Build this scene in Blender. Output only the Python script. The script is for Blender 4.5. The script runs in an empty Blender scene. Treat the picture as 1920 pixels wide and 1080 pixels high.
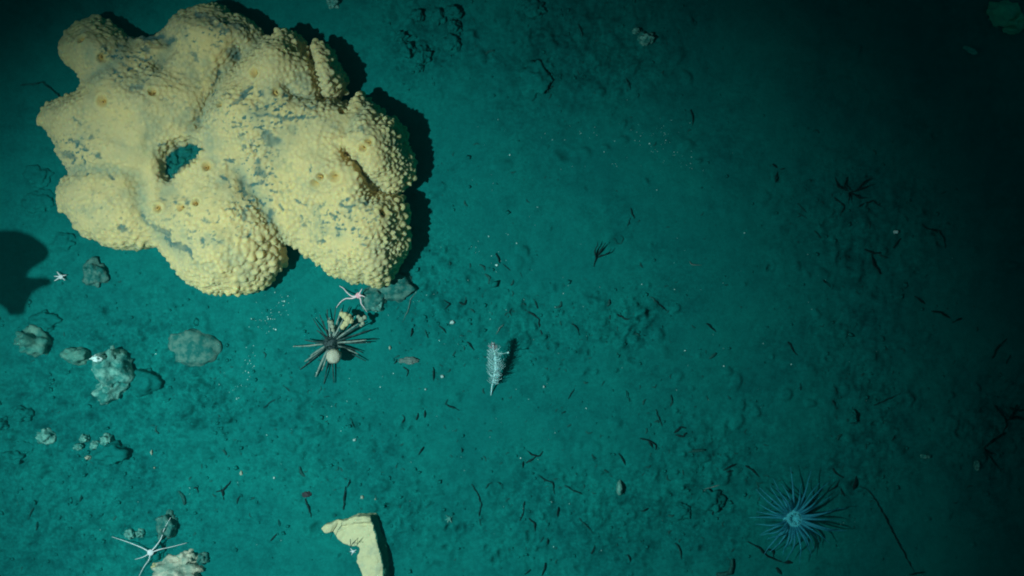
import bpy, bmesh, math, random
import numpy as np
from mathutils import Vector, Matrix, kdtree, noise as mnoise

# ------------------------------------------------------------------ camera, light, exposure
scene = bpy.context.scene
CAMZ = 2.0                                    # camera height above the mean seabed, metres; 1 photo pixel = 1 mm on the seabed
cam_d = bpy.data.cameras.new('camera'); cam = bpy.data.objects.new('camera', cam_d)
scene.collection.objects.link(cam)
cam.location = (0, 0, CAMZ); cam.rotation_euler = (0, 0, 0)
cam_d.sensor_width = 36; cam_d.lens = 18 / (0.96 / CAMZ); cam_d.clip_start = 0.05; cam_d.clip_end = 100
scene.camera = cam
scene.view_settings.view_transform = 'Standard'; scene.view_settings.look = 'None'
scene.view_settings.exposure = 0.0; scene.view_settings.gamma = 1.0
scene.cycles.filter_width = 1.9
scene.cycles.use_denoising = True
scene.cycles.max_bounces = 5
world = bpy.data.worlds.new('World'); scene.world = world; world.use_nodes = True
bg = world.node_tree.nodes['Background']      # faint blue-green glow of deep water
bg.inputs[0].default_value = (0.0, 0.30, 0.34, 1); bg.inputs[1].default_value = 0.16
# the survey vehicle's one lamp, left of the picture, above the seabed
LAMP = Vector((-1.05, -0.22, 2.0)); AIM = Vector((-0.335, -0.285, 0.0))
ld = bpy.data.lights.new('vehicle_lamp', 'SPOT'); lamp = bpy.data.objects.new('vehicle_lamp', ld)
scene.collection.objects.link(lamp); lamp.location = LAMP
lamp.rotation_euler = (AIM - LAMP).to_track_quat('-Z', 'Y').to_euler()
ld.energy = 300; ld.color = (0.68, 1.0, 0.96); ld.spot_size = math.radians(55); ld.spot_blend = 1.0; ld.shadow_soft_size = 0.022

rng = np.random.default_rng(7); random.seed(7)

# ------------------------------------------------------------------ numpy noise
_perm = np.random.default_rng(3).permutation(256); _perm = np.concatenate([_perm, _perm, _perm])
_g3 = np.random.default_rng(4).normal(size=(256, 3)); _g3 /= np.linalg.norm(_g3, axis=1)[:, None]
def noise3(x, y, z):
    x, y, z = np.broadcast_arrays(np.asarray(x, float), np.asarray(y, float), np.asarray(z, float))
    xi, yi, zi = np.floor(x).astype(int), np.floor(y).astype(int), np.floor(z).astype(int)
    xf, yf, zf = x - xi, y - yi, z - zi
    f = lambda t: t * t * t * (t * (t * 6 - 15) + 10)
    u, v, w = f(xf), f(yf), f(zf); out = 0
    for dx in (0, 1):
        for dy in (0, 1):
            for dz in (0, 1):
                h = _perm[_perm[_perm[(xi + dx) & 255] + ((yi + dy) & 255)] + ((zi + dz) & 255)]
                g = _g3[h]
                d = g[..., 0] * (xf - dx) + g[..., 1] * (yf - dy) + g[..., 2] * (zf - dz)
                out = out + d * (u if dx else 1 - u) * (v if dy else 1 - v) * (w if dz else 1 - w)
    return out * 1.6
def fbm(x, y, z, o=3):
    s, a = 0, 1
    for i in range(o):
        s = s + a * noise3(x * 2 ** i + 17 * i, y * 2 ** i + 5 * i, z * 2 ** i); a *= 0.5
    return s
def sstep(a, b, x):
    t = np.clip((x - a) / (b - a), 0, 1); return t * t * (3 - 2 * t)

# ------------------------------------------------------------------ the seabed's shape
def P(px, py, z=0.0):                         # the place at height z that the photograph shows at a pixel
    s = (CAMZ - z) / CAMZ
    return Vector(((px - 960) / 1000 * s, (540 - py) / 1000 * s, z))
ROUGH = [(130, 800, 230, 230, 1.0), (1090, 90, 170, 110, 1.0), (800, 60, 80, 90, .8), (1100, 970, 260, 110, .9), (640, 870, 120, 120, .5),
         (1620, 760, 90, 200, .8), (1620, 420, 150, 120, .6), (820, 560, 80, 90, .6), (1330, 850, 90, 90, .6), (1860, 820, 90, 120, .9),
         (300, 640, 110, 70, .5), (390, 740, 50, 60, .6), (110, 960, 190, 120, .9), (440, 800, 60, 60, .4), (760, 980, 80, 70, .4), (530, 740, 60, 50, .4), (1010, 620, 90, 60, .5), (1180, 600, 60, 60, .5)]
PITS = [(938, 1038, 5, 6), (927, 1049, 5, 5), (912, 1026, 4, 5), (992, 1002, 5, 6), (594, 988, 8, 8), (575, 993, 4, 5), (1158, 448, 9, 4), (773, 802, 4, 5),
        (760, 795, 5, 4), (1752, 437, 5, 5), (1602, 908, 8, 7), (1590, 475, 10, 4), (1060, 290, 9, 5), (868, 570, 7, 5)]
_pr = np.random.default_rng(21); LUMPS = []
for _ in range(260):
    q = ROUGH[_pr.integers(len(ROUGH))]
    PITS.append((q[0] + _pr.normal() * q[2] * .7, q[1] + _pr.normal() * q[3] * .7, _pr.uniform(2.5, 6), _pr.uniform(1.5, 5)))
for _ in range(520):
    q = ROUGH[_pr.integers(len(ROUGH))] if _pr.random() < .75 else (960, 560, 800, 420, 1)
    LUMPS.append((q[0] + _pr.normal() * q[2] * .7, q[1] + _pr.normal() * q[3] * .7, 4 + 11 * _pr.random() ** 2, _pr.uniform(1.5, 6)))
for _ in range(70):
    LUMPS.append((_pr.uniform(10, 390), _pr.uniform(590, 900), _pr.uniform(10, 24), _pr.uniform(2.5, 6)))
def rough_at(x, y):
    px, py = 960 + x * 1000, 540 - y * 1000; r = 0
    for cx, cy, rx, ry, a in ROUGH:
        r = r + a * np.exp(-(((px - cx) / rx) ** 2 + ((py - cy) / ry) ** 2))
    return np.clip(r, 0, 1.2)
def ground(x, y, detail=True):
    x = np.asarray(x, float); y = np.asarray(y, float)
    h = 0.012 * noise3(x * 2.1, y * 2.1, 0.3) + 0.006 * noise3(x * 6 + 3, y * 6, 1.7)
    if detail:
        r = rough_at(x, y)
        h = h + (0.0015 + 0.0050 * r) * noise3(x * 19, y * 19, 5.1) + (0.0004 + 0.0036 * r) * noise3(x * 47, y * 47, 8.2)
        h = h + (0.0003 + 0.0024 * r) * noise3(x * 105, y * 105, 2.2)
    return h
def gz(x, y): return float(ground(x, y))
def G(px, py, up=0.0):                        # on the seabed at a pixel, raised by up metres
    p = P(px, py, 0); z = gz(p.x, p.y) + up
    p = P(px, py, z); return p

# ------------------------------------------------------------------ mesh helpers
COL = scene.collection
class MB:
    def __init__(s): s.v = []; s.f = []
    def add(s, vs, fs):
        o = len(s.v); s.v.extend([tuple(p) for p in vs]); s.f.extend([tuple(i + o for i in f) for f in fs])
    def tube(s, pts, rad, n=6, sub=3, tip=True, flat=1.0):
        pts = [Vector(p) for p in pts]
        if not hasattr(rad, '__len__'): rad = [rad] * len(pts)
        P_, R_ = [], []
        for i in range(len(pts) - 1):
            p0 = pts[i - 1] if i else pts[i] * 2 - pts[i + 1]; p1, p2 = pts[i], pts[i + 1]
            p3 = pts[i + 2] if i + 2 < len(pts) else p2 * 2 - p1
            for k in range(sub):
                t = k / sub
                P_.append(0.5 * ((2 * p1) + (p2 - p0) * t + (2 * p0 - 5 * p1 + 4 * p2 - p3) * t * t + (3 * p1 - p0 - 3 * p2 + p3) * t ** 3))
                R_.append(rad[i] * (1 - t) + rad[i + 1] * t)
        P_.append(pts[-1]); R_.append(rad[-1])
        vs, fs = [], []; ref = Vector((0.13, 0.31, 0.94)); nrm = None
        for i, p in enumerate(P_):
            d = (P_[min(i + 1, len(P_) - 1)] - P_[max(i - 1, 0)])
            d = d.normalized() if d.length > 1e-9 else Vector((1, 0, 0))
            a = ref.cross(d)
            if a.length < 1e-3: a = Vector((1, 0, 0)).cross(d)
            a.normalize(); b = d.cross(a)
            for k in range(n):
                t = 2 * math.pi * k / n; vs.append(p + (a * math.cos(t) + b * math.sin(t) * flat) * R_[i])
        m = len(P_)
        for i in range(m - 1):
            for k in range(n):
                fs.append((i * n + k, i * n + (k + 1) % n, (i + 1) * n + (k + 1) % n, (i + 1) * n + k))
        d0 = (P_[0] - P_[1]).normalized(); d1 = (P_[-1] - P_[-2]).normalized()
        vs.append(P_[0] + d0 * R_[0] * .8); vs.append(P_[-1] + d1 * R_[-1] * .8)
        for k in range(n):
            fs.append((m * n, (k + 1) % n, k)); fs.append((m * n + 1, (m - 1) * n + k, (m - 1) * n + (k + 1) % n))
        s.add(vs, fs); return s
    def blob(s, c, r, sub=3, amp=.18, freq=1.6, seed=0, rot=0, flatten=None, ridged=False):
        bm = bmesh.new(); bmesh.ops.create_icosphere(bm, subdivisions=sub, radius=1)
        o = Vector((seed * 3.7, seed * 1.3, seed * 7.1)); R = Matrix.Rotation(rot, 3, 'Z'); vs = []
        for v in bm.verts:
            p = v.co.copy(); q = p * freq + o
            n = mnoise.noise(q) + .5 * mnoise.noise(q * 2.1) + .25 * mnoise.noise(q * 4.3) + .13 * mnoise.noise(q * 9)
            if ridged: n = .5 - abs(n) * 1.6
            p *= 1 + amp * n
            if flatten is not None and p.z > flatten: p.z = flatten + (p.z - flatten) * .25
            p = R @ Vector((p.x * r[0], p.y * r[1], p.z * r[2])); vs.append(p + Vector(c))
        s.add(vs, [[v.index for v in f.verts] for f in bm.faces]); bm.free(); return s
    def lathe(s, c, axis, prof, n=16, wob=0.0, seed=0):
        axis = Vector(axis).normalized(); a = axis.orthogonal().normalized(); b = axis.cross(a); vs, fs = [], []
        for (r, h) in prof:
            for k in range(n):
                t = 2 * math.pi * k / n; w = 1 + wob * mnoise.noise(Vector((math.cos(t) * 1.3 + seed, math.sin(t) * 1.3, h * 60)))
                vs.append(Vector(c) + (a * math.cos(t) + b * math.sin(t)) * r * w + axis * h)
        for i in range(len(prof) - 1):
            for k in range(n): fs.append((i * n + k, i * n + (k + 1) % n, (i + 1) * n + (k + 1) % n, (i + 1) * n + k))
        fs.append(tuple(range(n))[::-1]); fs.append(tuple((len(prof) - 1) * n + k for k in range(n)))
        s.add(vs, fs); return s
def wloc(o):
    l = Vector((0, 0, 0))
    while o is not None: l += o.location; o = o.parent
    return l
def obj(name, mb, mat, parent=None, base=None, smooth=True):
    me = bpy.data.meshes.new(name)
    if parent is not None: off = wloc(parent); loc = Vector((0, 0, 0))
    else: off = Vector(base) if base is not None else Vector((0, 0, 0)); loc = off
    v = np.array(mb.v, float) - np.array(off)
    me.from_pydata(v.tolist(), [], mb.f); me.update()
    if smooth: me.polygons.foreach_set('use_smooth', [True] * len(me.polygons))
    o = bpy.data.objects.new(name, me); COL.objects.link(o); o.location = loc; o.parent = parent
    me.materials.append(mat); return o
def np_obj(name, v, quads, mat, parent=None, base=(0, 0, 0)):
    me = bpy.data.meshes.new(name); off = np.array(wloc(parent) if parent is not None else Vector(base))
    v = v - off; n, m = len(v), len(quads)
    me.vertices.add(n); me.vertices.foreach_set('co', v.astype(np.float32).ravel())
    me.loops.add(m * 4); me.loops.foreach_set('vertex_index', quads.astype(np.int32).ravel())
    me.polygons.add(m); me.polygons.foreach_set('loop_start', np.arange(0, m * 4, 4, dtype=np.int32))
    me.update(calc_edges=True); me.polygons.foreach_set('use_smooth', np.ones(m, bool))
    o = bpy.data.objects.new(name, me); COL.objects.link(o); o.parent = parent
    if parent is None: o.location = base
    me.materials.append(mat); return o
def attr(o, name, vals):
    a = o.data.attributes.new(name, 'FLOAT', 'POINT'); a.data.foreach_set('value', np.asarray(vals, np.float32))
def tag(o, label=None, cat=None, group=None, kind=None):
    if label: o['label'] = label
    if cat: o['category'] = cat
    if group: o['group'] = group
    if kind: o['kind'] = kind
    return o
def empty(name, loc, label, cat, group=None):
    o = bpy.data.objects.new(name, None); COL.objects.link(o); o.location = loc; o.empty_display_size = .02
    return tag(o, label, cat, group)

# ------------------------------------------------------------------ materials
def mat(name, c1, c2=None, scale=60.0, rough=0.9, bump=0.0, bscale=250.0, lo=.4, hi=.6, sss=0.0, spec=.2, detail=4):
    m = bpy.data.materials.new(name); m.use_nodes = True; nt = m.node_tree; b = nt.nodes['Principled BSDF']
    b.inputs['Roughness'].default_value = rough; b.inputs['Specular IOR Level'].default_value = spec
    b.inputs['Base Color'].default_value = (*c1, 1)
    tc = nt.nodes.new('ShaderNodeTexCoord')
    if c2 is not None:
        n = nt.nodes.new('ShaderNodeTexNoise'); n.inputs['Scale'].default_value = scale; n.inputs['Detail'].default_value = detail
        n.inputs['Roughness'].default_value = .65
        r = nt.nodes.new('ShaderNodeValToRGB'); r.color_ramp.elements[0].position = lo; r.color_ramp.elements[1].position = hi
        r.color_ramp.elements[0].color = (*c1, 1); r.color_ramp.elements[1].color = (*c2, 1)
        nt.links.new(tc.outputs['Object'], n.inputs['Vector']); nt.links.new(n.outputs['Fac'], r.inputs['Fac'])
        nt.links.new(r.outputs['Color'], b.inputs['Base Color'])
    if bump:
        n2 = nt.nodes.new('ShaderNodeTexNoise'); n2.inputs['Scale'].default_value = bscale; n2.inputs['Detail'].default_value = 5
        bp = nt.nodes.new('ShaderNodeBump'); bp.inputs['Strength'].default_value = bump; bp.inputs['Distance'].default_value = .004
        nt.links.new(tc.outputs['Object'], n2.inputs['Vector']); nt.links.new(n2.outputs['Fac'], bp.inputs['Height'])
        nt.links.new(bp.outputs['Normal'], b.inputs['Normal'])
    if sss:
        b.inputs['Subsurface Weight'].default_value = sss; b.inputs['Subsurface Radius'].default_value = (.012, .008, .005)
        b.inputs['Subsurface Scale'].default_value = 0.6
    return m
SILT = (0.003, 0.165, 0.150)
M_twig = mat('dark_twig', (0.003, 0.010, 0.012), (0.006, 0.030, 0.030), 110, bump=.4)
M_twig_pale = mat('grey_twig', (0.05, 0.12, 0.115), (0.14, 0.22, 0.2), 140, bump=.4)
M_twig_silt = mat('silty_twig', (0.004, 0.025, 0.025), (0.008, 0.09, 0.085), 120, bump=.5)
M_rock = mat('silted_rock', (0.006, 0.150, 0.140), (0.03, 0.25, 0.22), 30, bump=.35, bscale=160, lo=.35, hi=.68)
M_rock_brown = mat('brownish_rock', (0.006, 0.11, 0.10), (0.09, 0.20, 0.17), 70, bump=.35, bscale=160)
M_rock_lit = mat('lit_buff_rock', (0.01, 0.16, 0.14), (0.14, 0.30, 0.24), 34, bump=.35, lo=.35, hi=.65)  # brownish stone, made paler to stand in for lit tops
M_rock_pale = mat('pale_rock', (0.02, 0.18, 0.16), (0.2, 0.42, 0.36), 40, bump=.6, bscale=160)
M_rock_tan = mat('tan_rock', (0.22, 0.30, 0.24), (0.62, 0.54, 0.42), 44, bump=.6, bscale=140)
M_slab = mat('yellow_slab', (0.36, 0.36, 0.26), (0.60, 0.51, 0.30), 34, bump=.45, bscale=180, lo=.28, hi=.52, detail=7)
M_slab_shade = mat('slab_shade_side', (0.03, 0.16, 0.11), (0.06, 0.2, 0.14), 60, bump=.5)  # shaded copy of the slab colour for the flank away from the lamp
M_white = mat('white_shell', (0.7, 0.8, 0.78), (0.5, 0.7, 0.68), 200)
M_shell = mat('dull_shell', (0.3, 0.45, 0.43), (0.6, 0.7, 0.68), 300)
M_star = mat('white_star', (0.75, 0.72, 0.74), (0.6, 0.6, 0.62), 300, bump=.3, bscale=700)
M_star_pink = mat('pinkish_star', (0.8, 0.52, 0.55), (0.85, 0.66, 0.68), 300, bump=.3, bscale=700)
M_star_disc = mat('pink_disc', (0.75, 0.3, 0.36), (0.85, 0.42, 0.46), 260, bump=.3, bscale=600)
M_spine = mat('urchin_spine', (0.010, 0.028, 0.030), (0.045, 0.085, 0.08), 120, bump=.5, bscale=400)
M_spine_pale = mat('encrusted_spine', (0.14, 0.2, 0.18), (0.26, 0.3, 0.26), 130, bump=.6, bscale=300)
M_test = mat('urchin_body', (0.02, 0.035, 0.04), (0.07, 0.09, 0.09), 200, bump=.6, bscale=500)
M_ball = mat('ball_sponge', (0.42, 0.37, 0.29), (0.5, 0.45, 0.36), 160, bump=.3, bscale=500, sss=.2)
M_frag_y = mat('yellow_growth', (0.5, 0.42, 0.22), (0.6, 0.5, 0.28), 90, bump=.5, bscale=260)
M_frag_t = mat('tan_growth', (0.25, 0.27, 0.2), (0.35, 0.35, 0.26), 90, bump=.5, bscale=260)
M_pen = mat('sea_pen', (0.35, 0.62, 0.62), (0.5, 0.72, 0.72), 150, sss=.2)
M_pen_pink = mat('sea_pen_tip', (0.3, 0.26, 0.28), (0.4, 0.34, 0.36), 150)
M_anem = mat('anemone_disc', (0.06, 0.42, 0.50), (0.09, 0.52, 0.58), 60, bump=.3, sss=.2)
M_tent = mat('anemone_tentacle', (0.02, 0.25, 0.36), (0.03, 0.34, 0.45), 60, rough=.6)
def see_through(m, f):
    nt = m.node_tree; t = nt.nodes.new('ShaderNodeBsdfTransparent'); x = nt.nodes.new('ShaderNodeMixShader'); x.inputs[0].default_value = f
    nt.links.new(nt.nodes['Principled BSDF'].outputs[0], x.inputs[1]); nt.links.new(t.outputs[0], x.inputs[2]); nt.links.new(x.outputs[0], nt.nodes['Material Output'].inputs['Surface'])
see_through(M_tent, .42)
M_tube = mat('anemone_tube', (0.01, 0.06, 0.06), (0.02, 0.1, 0.09), 80, bump=.5)
M_red = mat('dark_red_scrap', (0.035, 0.03, 0.04), (0.06, 0.045, 0.05), 120, bump=.4)
M_pinkcrust = mat('pinkish_crust', (0.09, 0.16, 0.145), (0.15, 0.19, 0.175), 90, bump=.6)
M_osc = mat('osculum_ochre', (0.62, 0.36, 0.09), (0.72, 0.46, 0.15), 120, bump=.3)
M_osc_in = mat('osculum_shade', (0.16, 0.08, 0.02), (0.26, 0.13, 0.03), 120)

def mat_seabed():
    m = bpy.data.materials.new('silt_seabed'); m.use_nodes = True; nt = m.node_tree; b = nt.nodes['Principled BSDF']
    b.inputs['Roughness'].default_value = 1; b.inputs['Specular IOR Level'].default_value = .05
    tc = nt.nodes.new('ShaderNodeTexCoord'); L = nt.links.new
    def nz(s, d=5, r=.6):
        n = nt.nodes.new('ShaderNodeTexNoise'); n.inputs['Scale'].default_value = s; n.inputs['Detail'].default_value = d; n.inputs['Roughness'].default_value = r
        L(tc.outputs['Object'], n.inputs['Vector']); return n.outputs['Fac']
    def ramp(f, p0, p1, c0, c1):
        r = nt.nodes.new('ShaderNodeValToRGB'); r.color_ramp.elements[0].position = p0; r.color_ramp.elements[1].position = p1
        r.color_ramp.elements[0].color = (*c0, 1); r.color_ramp.elements[1].color = (*c1, 1); L(f, r.inputs['Fac']); return r.outputs['Color']
    def mul(a, bb, f=1.0):
        x = nt.nodes.new('ShaderNodeMix'); x.data_type = 'RGBA'; x.blend_type = 'MULTIPLY'; x.inputs[0].default_value = f if not hasattr(f, 'links') else 0
        if hasattr(f, 'links'): L(f, x.inputs[0])
        L(a, x.inputs[6]); L(bb, x.inputs[7]); return x.outputs[2]
    base = ramp(nz(7, 4), .3, .7, (SILT[0], SILT[1] * .80, SILT[2] * .84), (SILT[0] * 1.4, SILT[1] * 1.08, SILT[2] * 1.06))
    fine = ramp(nz(150, 6, .75), .36, .60, (.34, .42, .46), (1.16, 1.14, 1.14))
    med = ramp(nz(34, 6, .72), .36, .56, (.36, .45, .48), (1.08, 1.07, 1.07))
    at = nt.nodes.new('ShaderNodeAttribute'); at.attribute_name = 'rough'
    pn = nt.nodes.new('ShaderNodeMath'); pn.operation = 'MULTIPLY_ADD'; pn.use_clamp = True; pn.inputs[1].default_value = 2.6; pn.inputs[2].default_value = -1.12; L(nz(5.5, 5, .6), pn.inputs[0])
    pm = nt.nodes.new('ShaderNodeMath'); pm.operation = 'ADD'; pm.use_clamp = True; L(pn.outputs[0], pm.inputs[0]); L(at.outputs['Fac'], pm.inputs[1])
    ff = nt.nodes.new('ShaderNodeMath'); ff.operation = 'MULTIPLY_ADD'; ff.inputs[1].default_value = .42; ff.inputs[2].default_value = .24; L(pm.outputs[0], ff.inputs[0])  # mottling darks partly stand in for shading of small relief
    c = mul(base, fine, ff.outputs[0]); mr = nt.nodes.new('ShaderNodeMath'); mr.operation = 'MULTIPLY_ADD'; mr.inputs[1].default_value = .55; mr.inputs[2].default_value = .20
    L(pm.outputs[0], mr.inputs[0]); c = mul(c, med, mr.outputs[0])
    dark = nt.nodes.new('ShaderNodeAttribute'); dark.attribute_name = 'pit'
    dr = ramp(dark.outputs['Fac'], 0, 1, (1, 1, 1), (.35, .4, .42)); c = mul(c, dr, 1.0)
    L(c, b.inputs['Base Color'])
    bp = nt.nodes.new('ShaderNodeBump'); bp.inputs['Strength'].default_value = .4; bp.inputs['Distance'].default_value = .003
    gr = ramp(nz(620, 3, .8), .35, .62, (.74, .78, .8), (1.08, 1.07, 1.07)); c = mul(c, gr, .8); L(c, b.inputs['Base Color'])
    L(nz(220, 6, .7), bp.inputs['Height']); L(bp.outputs['Normal'], b.inputs['Normal']); return m

M_seabed = mat_seabed()
M_rock = M_seabed
def mat_sponge():
    m = bpy.data.materials.new('yellow_sponge'); m.use_nodes = True; nt = m.node_tree; b = nt.nodes['Principled BSDF']; L = nt.links.new
    b.inputs['Roughness'].default_value = .95; b.inputs['Specular IOR Level'].default_value = .1
    tc = nt.nodes.new('ShaderNodeTexCoord')
    n = nt.nodes.new('ShaderNodeTexNoise'); n.inputs['Scale'].default_value = 14; n.inputs['Detail'].default_value = 6; n.inputs['Roughness'].default_value = .65
    L(tc.outputs['Object'], n.inputs['Vector'])
    r = nt.nodes.new('ShaderNodeValToRGB'); r.color_ramp.elements[0].position = .32; r.color_ramp.elements[1].position = .68
    r.color_ramp.elements[0].color = (.59, .445, .235, 1); r.color_ramp.elements[1].color = (.77, .53, .235, 1); L(n.outputs['Fac'], r.inputs['Fac'])
    def mix(a_sock, col, fac):
        x = nt.nodes.new('ShaderNodeMix'); x.data_type = 'RGBA'; L(fac, x.inputs[0]); L(a_sock, x.inputs[6]); x.inputs[7].default_value = (*col, 1); return x.outputs[2]
    def at(k):
        a = nt.nodes.new('ShaderNodeAttribute'); a.attribute_name = k; return a.outputs['Fac']
    c = mix(r.outputs['Color'], (.06, .20, .19), at('film_shade'))
    c = mix(c, (.08, .155, .145), at('silt'))
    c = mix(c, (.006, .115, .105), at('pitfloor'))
    c = mix(c, (.70, .44, .12), at('ochre'))
    L(c, b.inputs['Base Color'])
    n2 = nt.nodes.new('ShaderNodeTexNoise'); n2.inputs['Scale'].default_value = 260; n2.inputs['Detail'].default_value = 4
    L(tc.outputs['Object'], n2.inputs['Vector'])
    bp = nt.nodes.new('ShaderNodeBump'); bp.inputs['Strength'].default_value = .35; bp.inputs['Distance'].default_value = .003
    L(n2.outputs['Fac'], bp.inputs['Height']); L(bp.outputs['Normal'], b.inputs['Normal'])
    b.inputs['Subsurface Weight'].default_value = .55; b.inputs['Subsurface Radius'].default_value = (.03, .018, .009); b.inputs['Subsurface Scale'].default_value = .8
    return m

# ------------------------------------------------------------------ seabed mesh
def build_seabed():
    st = .0026
    fx = np.arange(-1.06, 1.0601, st); fy = np.arange(-.62, .6201, st)
    out = np.cumsum(np.array([.004 * 1.32 ** i for i in range(24)])); out = out[out < 7]
    X = np.concatenate([fx[0] - out[::-1], fx, fx[-1] + out]); Y = np.concatenate([fy[0] - out[::-1], fy, fy[-1] + out])
    xx, yy = np.meshgrid(X, Y, indexing='ij'); z = ground(xx, yy); pit = np.zeros_like(z)
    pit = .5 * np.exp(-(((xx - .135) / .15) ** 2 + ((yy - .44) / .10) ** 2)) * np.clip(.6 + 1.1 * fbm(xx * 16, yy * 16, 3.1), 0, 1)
    for (px, py, r, d) in PITS:
        cx, cy = (px - 960) / 1000, (540 - py) / 1000
        i0, i1 = np.searchsorted(X, [cx - r * .003, cx + r * .003]); j0, j1 = np.searchsorted(Y, [cy - r * .003, cy + r * .003])
        sx, sy = xx[i0:i1, j0:j1] - cx, yy[i0:i1, j0:j1] - cy
        an = noise3(px, py, .5) * 3; c, s = math.cos(an), math.sin(an)
        q = ((sx * c + sy * s) / (r * .0013)) ** 2 + ((-sx * s + sy * c) / (r * .0008)) ** 2
        e = np.exp(-q); z[i0:i1, j0:j1] += -.001 * d * e + .00035 * d * np.exp(-(np.sqrt(q) - 1.9) ** 2 * 2.2)
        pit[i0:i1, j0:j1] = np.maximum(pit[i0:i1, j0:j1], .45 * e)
    for (px, py, r, d) in LUMPS:
        cx, cy = (px - 960) / 1000, (540 - py) / 1000
        i0, i1 = np.searchsorted(X, [cx - r * .003, cx + r * .003]); j0, j1 = np.searchsorted(Y, [cy - r * .003, cy + r * .003])
        sx, sy = xx[i0:i1, j0:j1] - cx, yy[i0:i1, j0:j1] - cy; f = 1 / (r * .0012)
        an = noise3(px, py, .7) * 3; c, sn = math.cos(an), math.sin(an); wv = 1 + .5 * noise3(sx * f * .8 + px, sy * f * .8, py)
        q = np.sqrt((sx * c + sy * sn) ** 2 + 1.9 * (-sx * sn + sy * c) ** 2) * f * wv
        z[i0:i1, j0:j1] += .0011 * d * sstep(1.15, .35, q)
    nx, ny = len(X), len(Y); idx = np.arange(nx * ny).reshape(nx, ny)
    q = np.stack([idx[:-1, :-1], idx[1:, :-1], idx[1:, 1:], idx[:-1, 1:]], -1).reshape(-1, 4)
    v = np.stack([xx, yy, z], -1).reshape(-1, 3)
    o = np_obj('seabed', v, q, M_seabed); tag(o, kind='structure')
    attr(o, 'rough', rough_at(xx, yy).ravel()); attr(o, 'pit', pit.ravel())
build_seabed()

# ------------------------------------------------------------------ surface nets
def surface_nets(F, org, st):
    S = F > 0; nx, ny, nz = F.shape
    c = [S[i:nx - 1 + i, j:ny - 1 + j, k:nz - 1 + k] for i in (0, 1) for j in (0, 1) for k in (0, 1)]
    allin = np.logical_and.reduce(c); anyin = np.logical_or.reduce(c); act = anyin & ~allin
    ii, jj, kk = np.nonzero(act); n = len(ii); acc = np.zeros((n, 3)); cnt = np.zeros(n)
    for ax in range(3):
        for a in (0, 1):
            for b in (0, 1):
                o0 = [0, 0, 0]; oth = [x for x in range(3) if x != ax]; o0[oth[0]] = a; o0[oth[1]] = b; o1 = list(o0); o1[ax] = 1
                f0 = F[ii + o0[0], jj + o0[1], kk + o0[2]]; f1 = F[ii + o1[0], jj + o1[1], kk + o1[2]]
                cr = (f0 > 0) != (f1 > 0); t = np.where(cr, f0 / np.where(cr, f0 - f1, 1), 0)
                p = np.tile(np.array(o0, float), (n, 1)); p[:, ax] += t; acc += p * cr[:, None]; cnt += cr
    v = (acc / cnt[:, None] + np.stack([ii, jj, kk], -1)) * st + np.array(org)
    idx = -np.ones(act.shape, np.int64); idx[ii, jj, kk] = np.arange(n); Q = []
    for ax in range(3):
        sl0 = [slice(None)] * 3; sl1 = [slice(None)] * 3; sl0[ax] = slice(0, -1); sl1[ax] = slice(1, None)
        a0, a1 = S[tuple(sl0)], S[tuple(sl1)]; ch = np.argwhere(a0 != a1)
        u, w = [(1, 2), (2, 0), (0, 1)][ax]
        ok = (ch[:, u] > 0) & (ch[:, w] > 0) & (ch[:, u] < F.shape[u] - 1) & (ch[:, w] < F.shape[w] - 1); ch = ch[ok]
        def cell(du, dw):
            t = ch.copy(); t[:, u] -= du; t[:, w] -= dw; return idx[t[:, 0], t[:, 1], t[:, 2]]
        q = np.stack([cell(1, 1), cell(0, 1), cell(0, 0), cell(1, 0)], -1)
        ins = a0[tuple(ch.T)]; q[~ins] = q[~ins][:, ::-1]; Q.append(q)
    return v, np.concatenate(Q)
def laplace(v, q, it, lam=.5):
    e = np.concatenate([q[:, [0, 1]], q[:, [1, 2]], q[:, [2, 3]], q[:, [3, 0]]])
    for _ in range(it):
        s = np.zeros_like(v); c = np.zeros(len(v))
        for k in range(3): s[:, k] = np.bincount(e[:, 0], v[e[:, 1], k], len(v)) + np.bincount(e[:, 1], v[e[:, 0], k], len(v))
        c = np.bincount(e[:, 0], minlength=len(v)) + np.bincount(e[:, 1], minlength=len(v))
        v = v + lam * (s / np.maximum(c, 1)[:, None] - v)
    return v
def normals(v, q):
    n = np.cross(v[q[:, 2]] - v[q[:, 0]], v[q[:, 3]] - v[q[:, 1]]); o = np.zeros_like(v)
    for c in range(4):
        for k in range(3): o[:, k] += np.bincount(q[:, c], n[:, k], len(v))
    return o / np.maximum(np.linalg.norm(o, axis=1), 1e-12)[:, None]
def sdist(poly, x, y):                        # signed distance, positive inside
    d = np.full(x.shape, 1e9); ins = np.zeros(x.shape, bool); n = len(poly)
    for i in range(n):
        ax, ay = poly[i]; bx, by = poly[(i + 1) % n]; ex, ey = bx - ax, by - ay
        t = np.clip(((x - ax) * ex + (y - ay) * ey) / max(ex * ex + ey * ey, 1e-12), 0, 1)
        d = np.minimum(d, np.hypot(x - ax - t * ex, y - ay - t * ey))
        c = ((ay > y) != (by > y)) & (x < (bx - ax) * (y - ay) / ((by - ay) if by != ay else 1e-12) + ax); ins ^= c
    return np.where(ins, d, -d)
def pdist(line, x, y):
    d = np.full(x.shape, 1e9)
    for (ax, ay), (bx, by) in zip(line[:-1], line[1:]):
        ex, ey = bx - ax, by - ay; t = np.clip(((x - ax) * ex + (y - ay) * ey) / (ex * ex + ey * ey + 1e-9), 0, 1)
        d = np.minimum(d, np.hypot(x - ax - t * ex, y - ay - t * ey))
    return d
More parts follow.
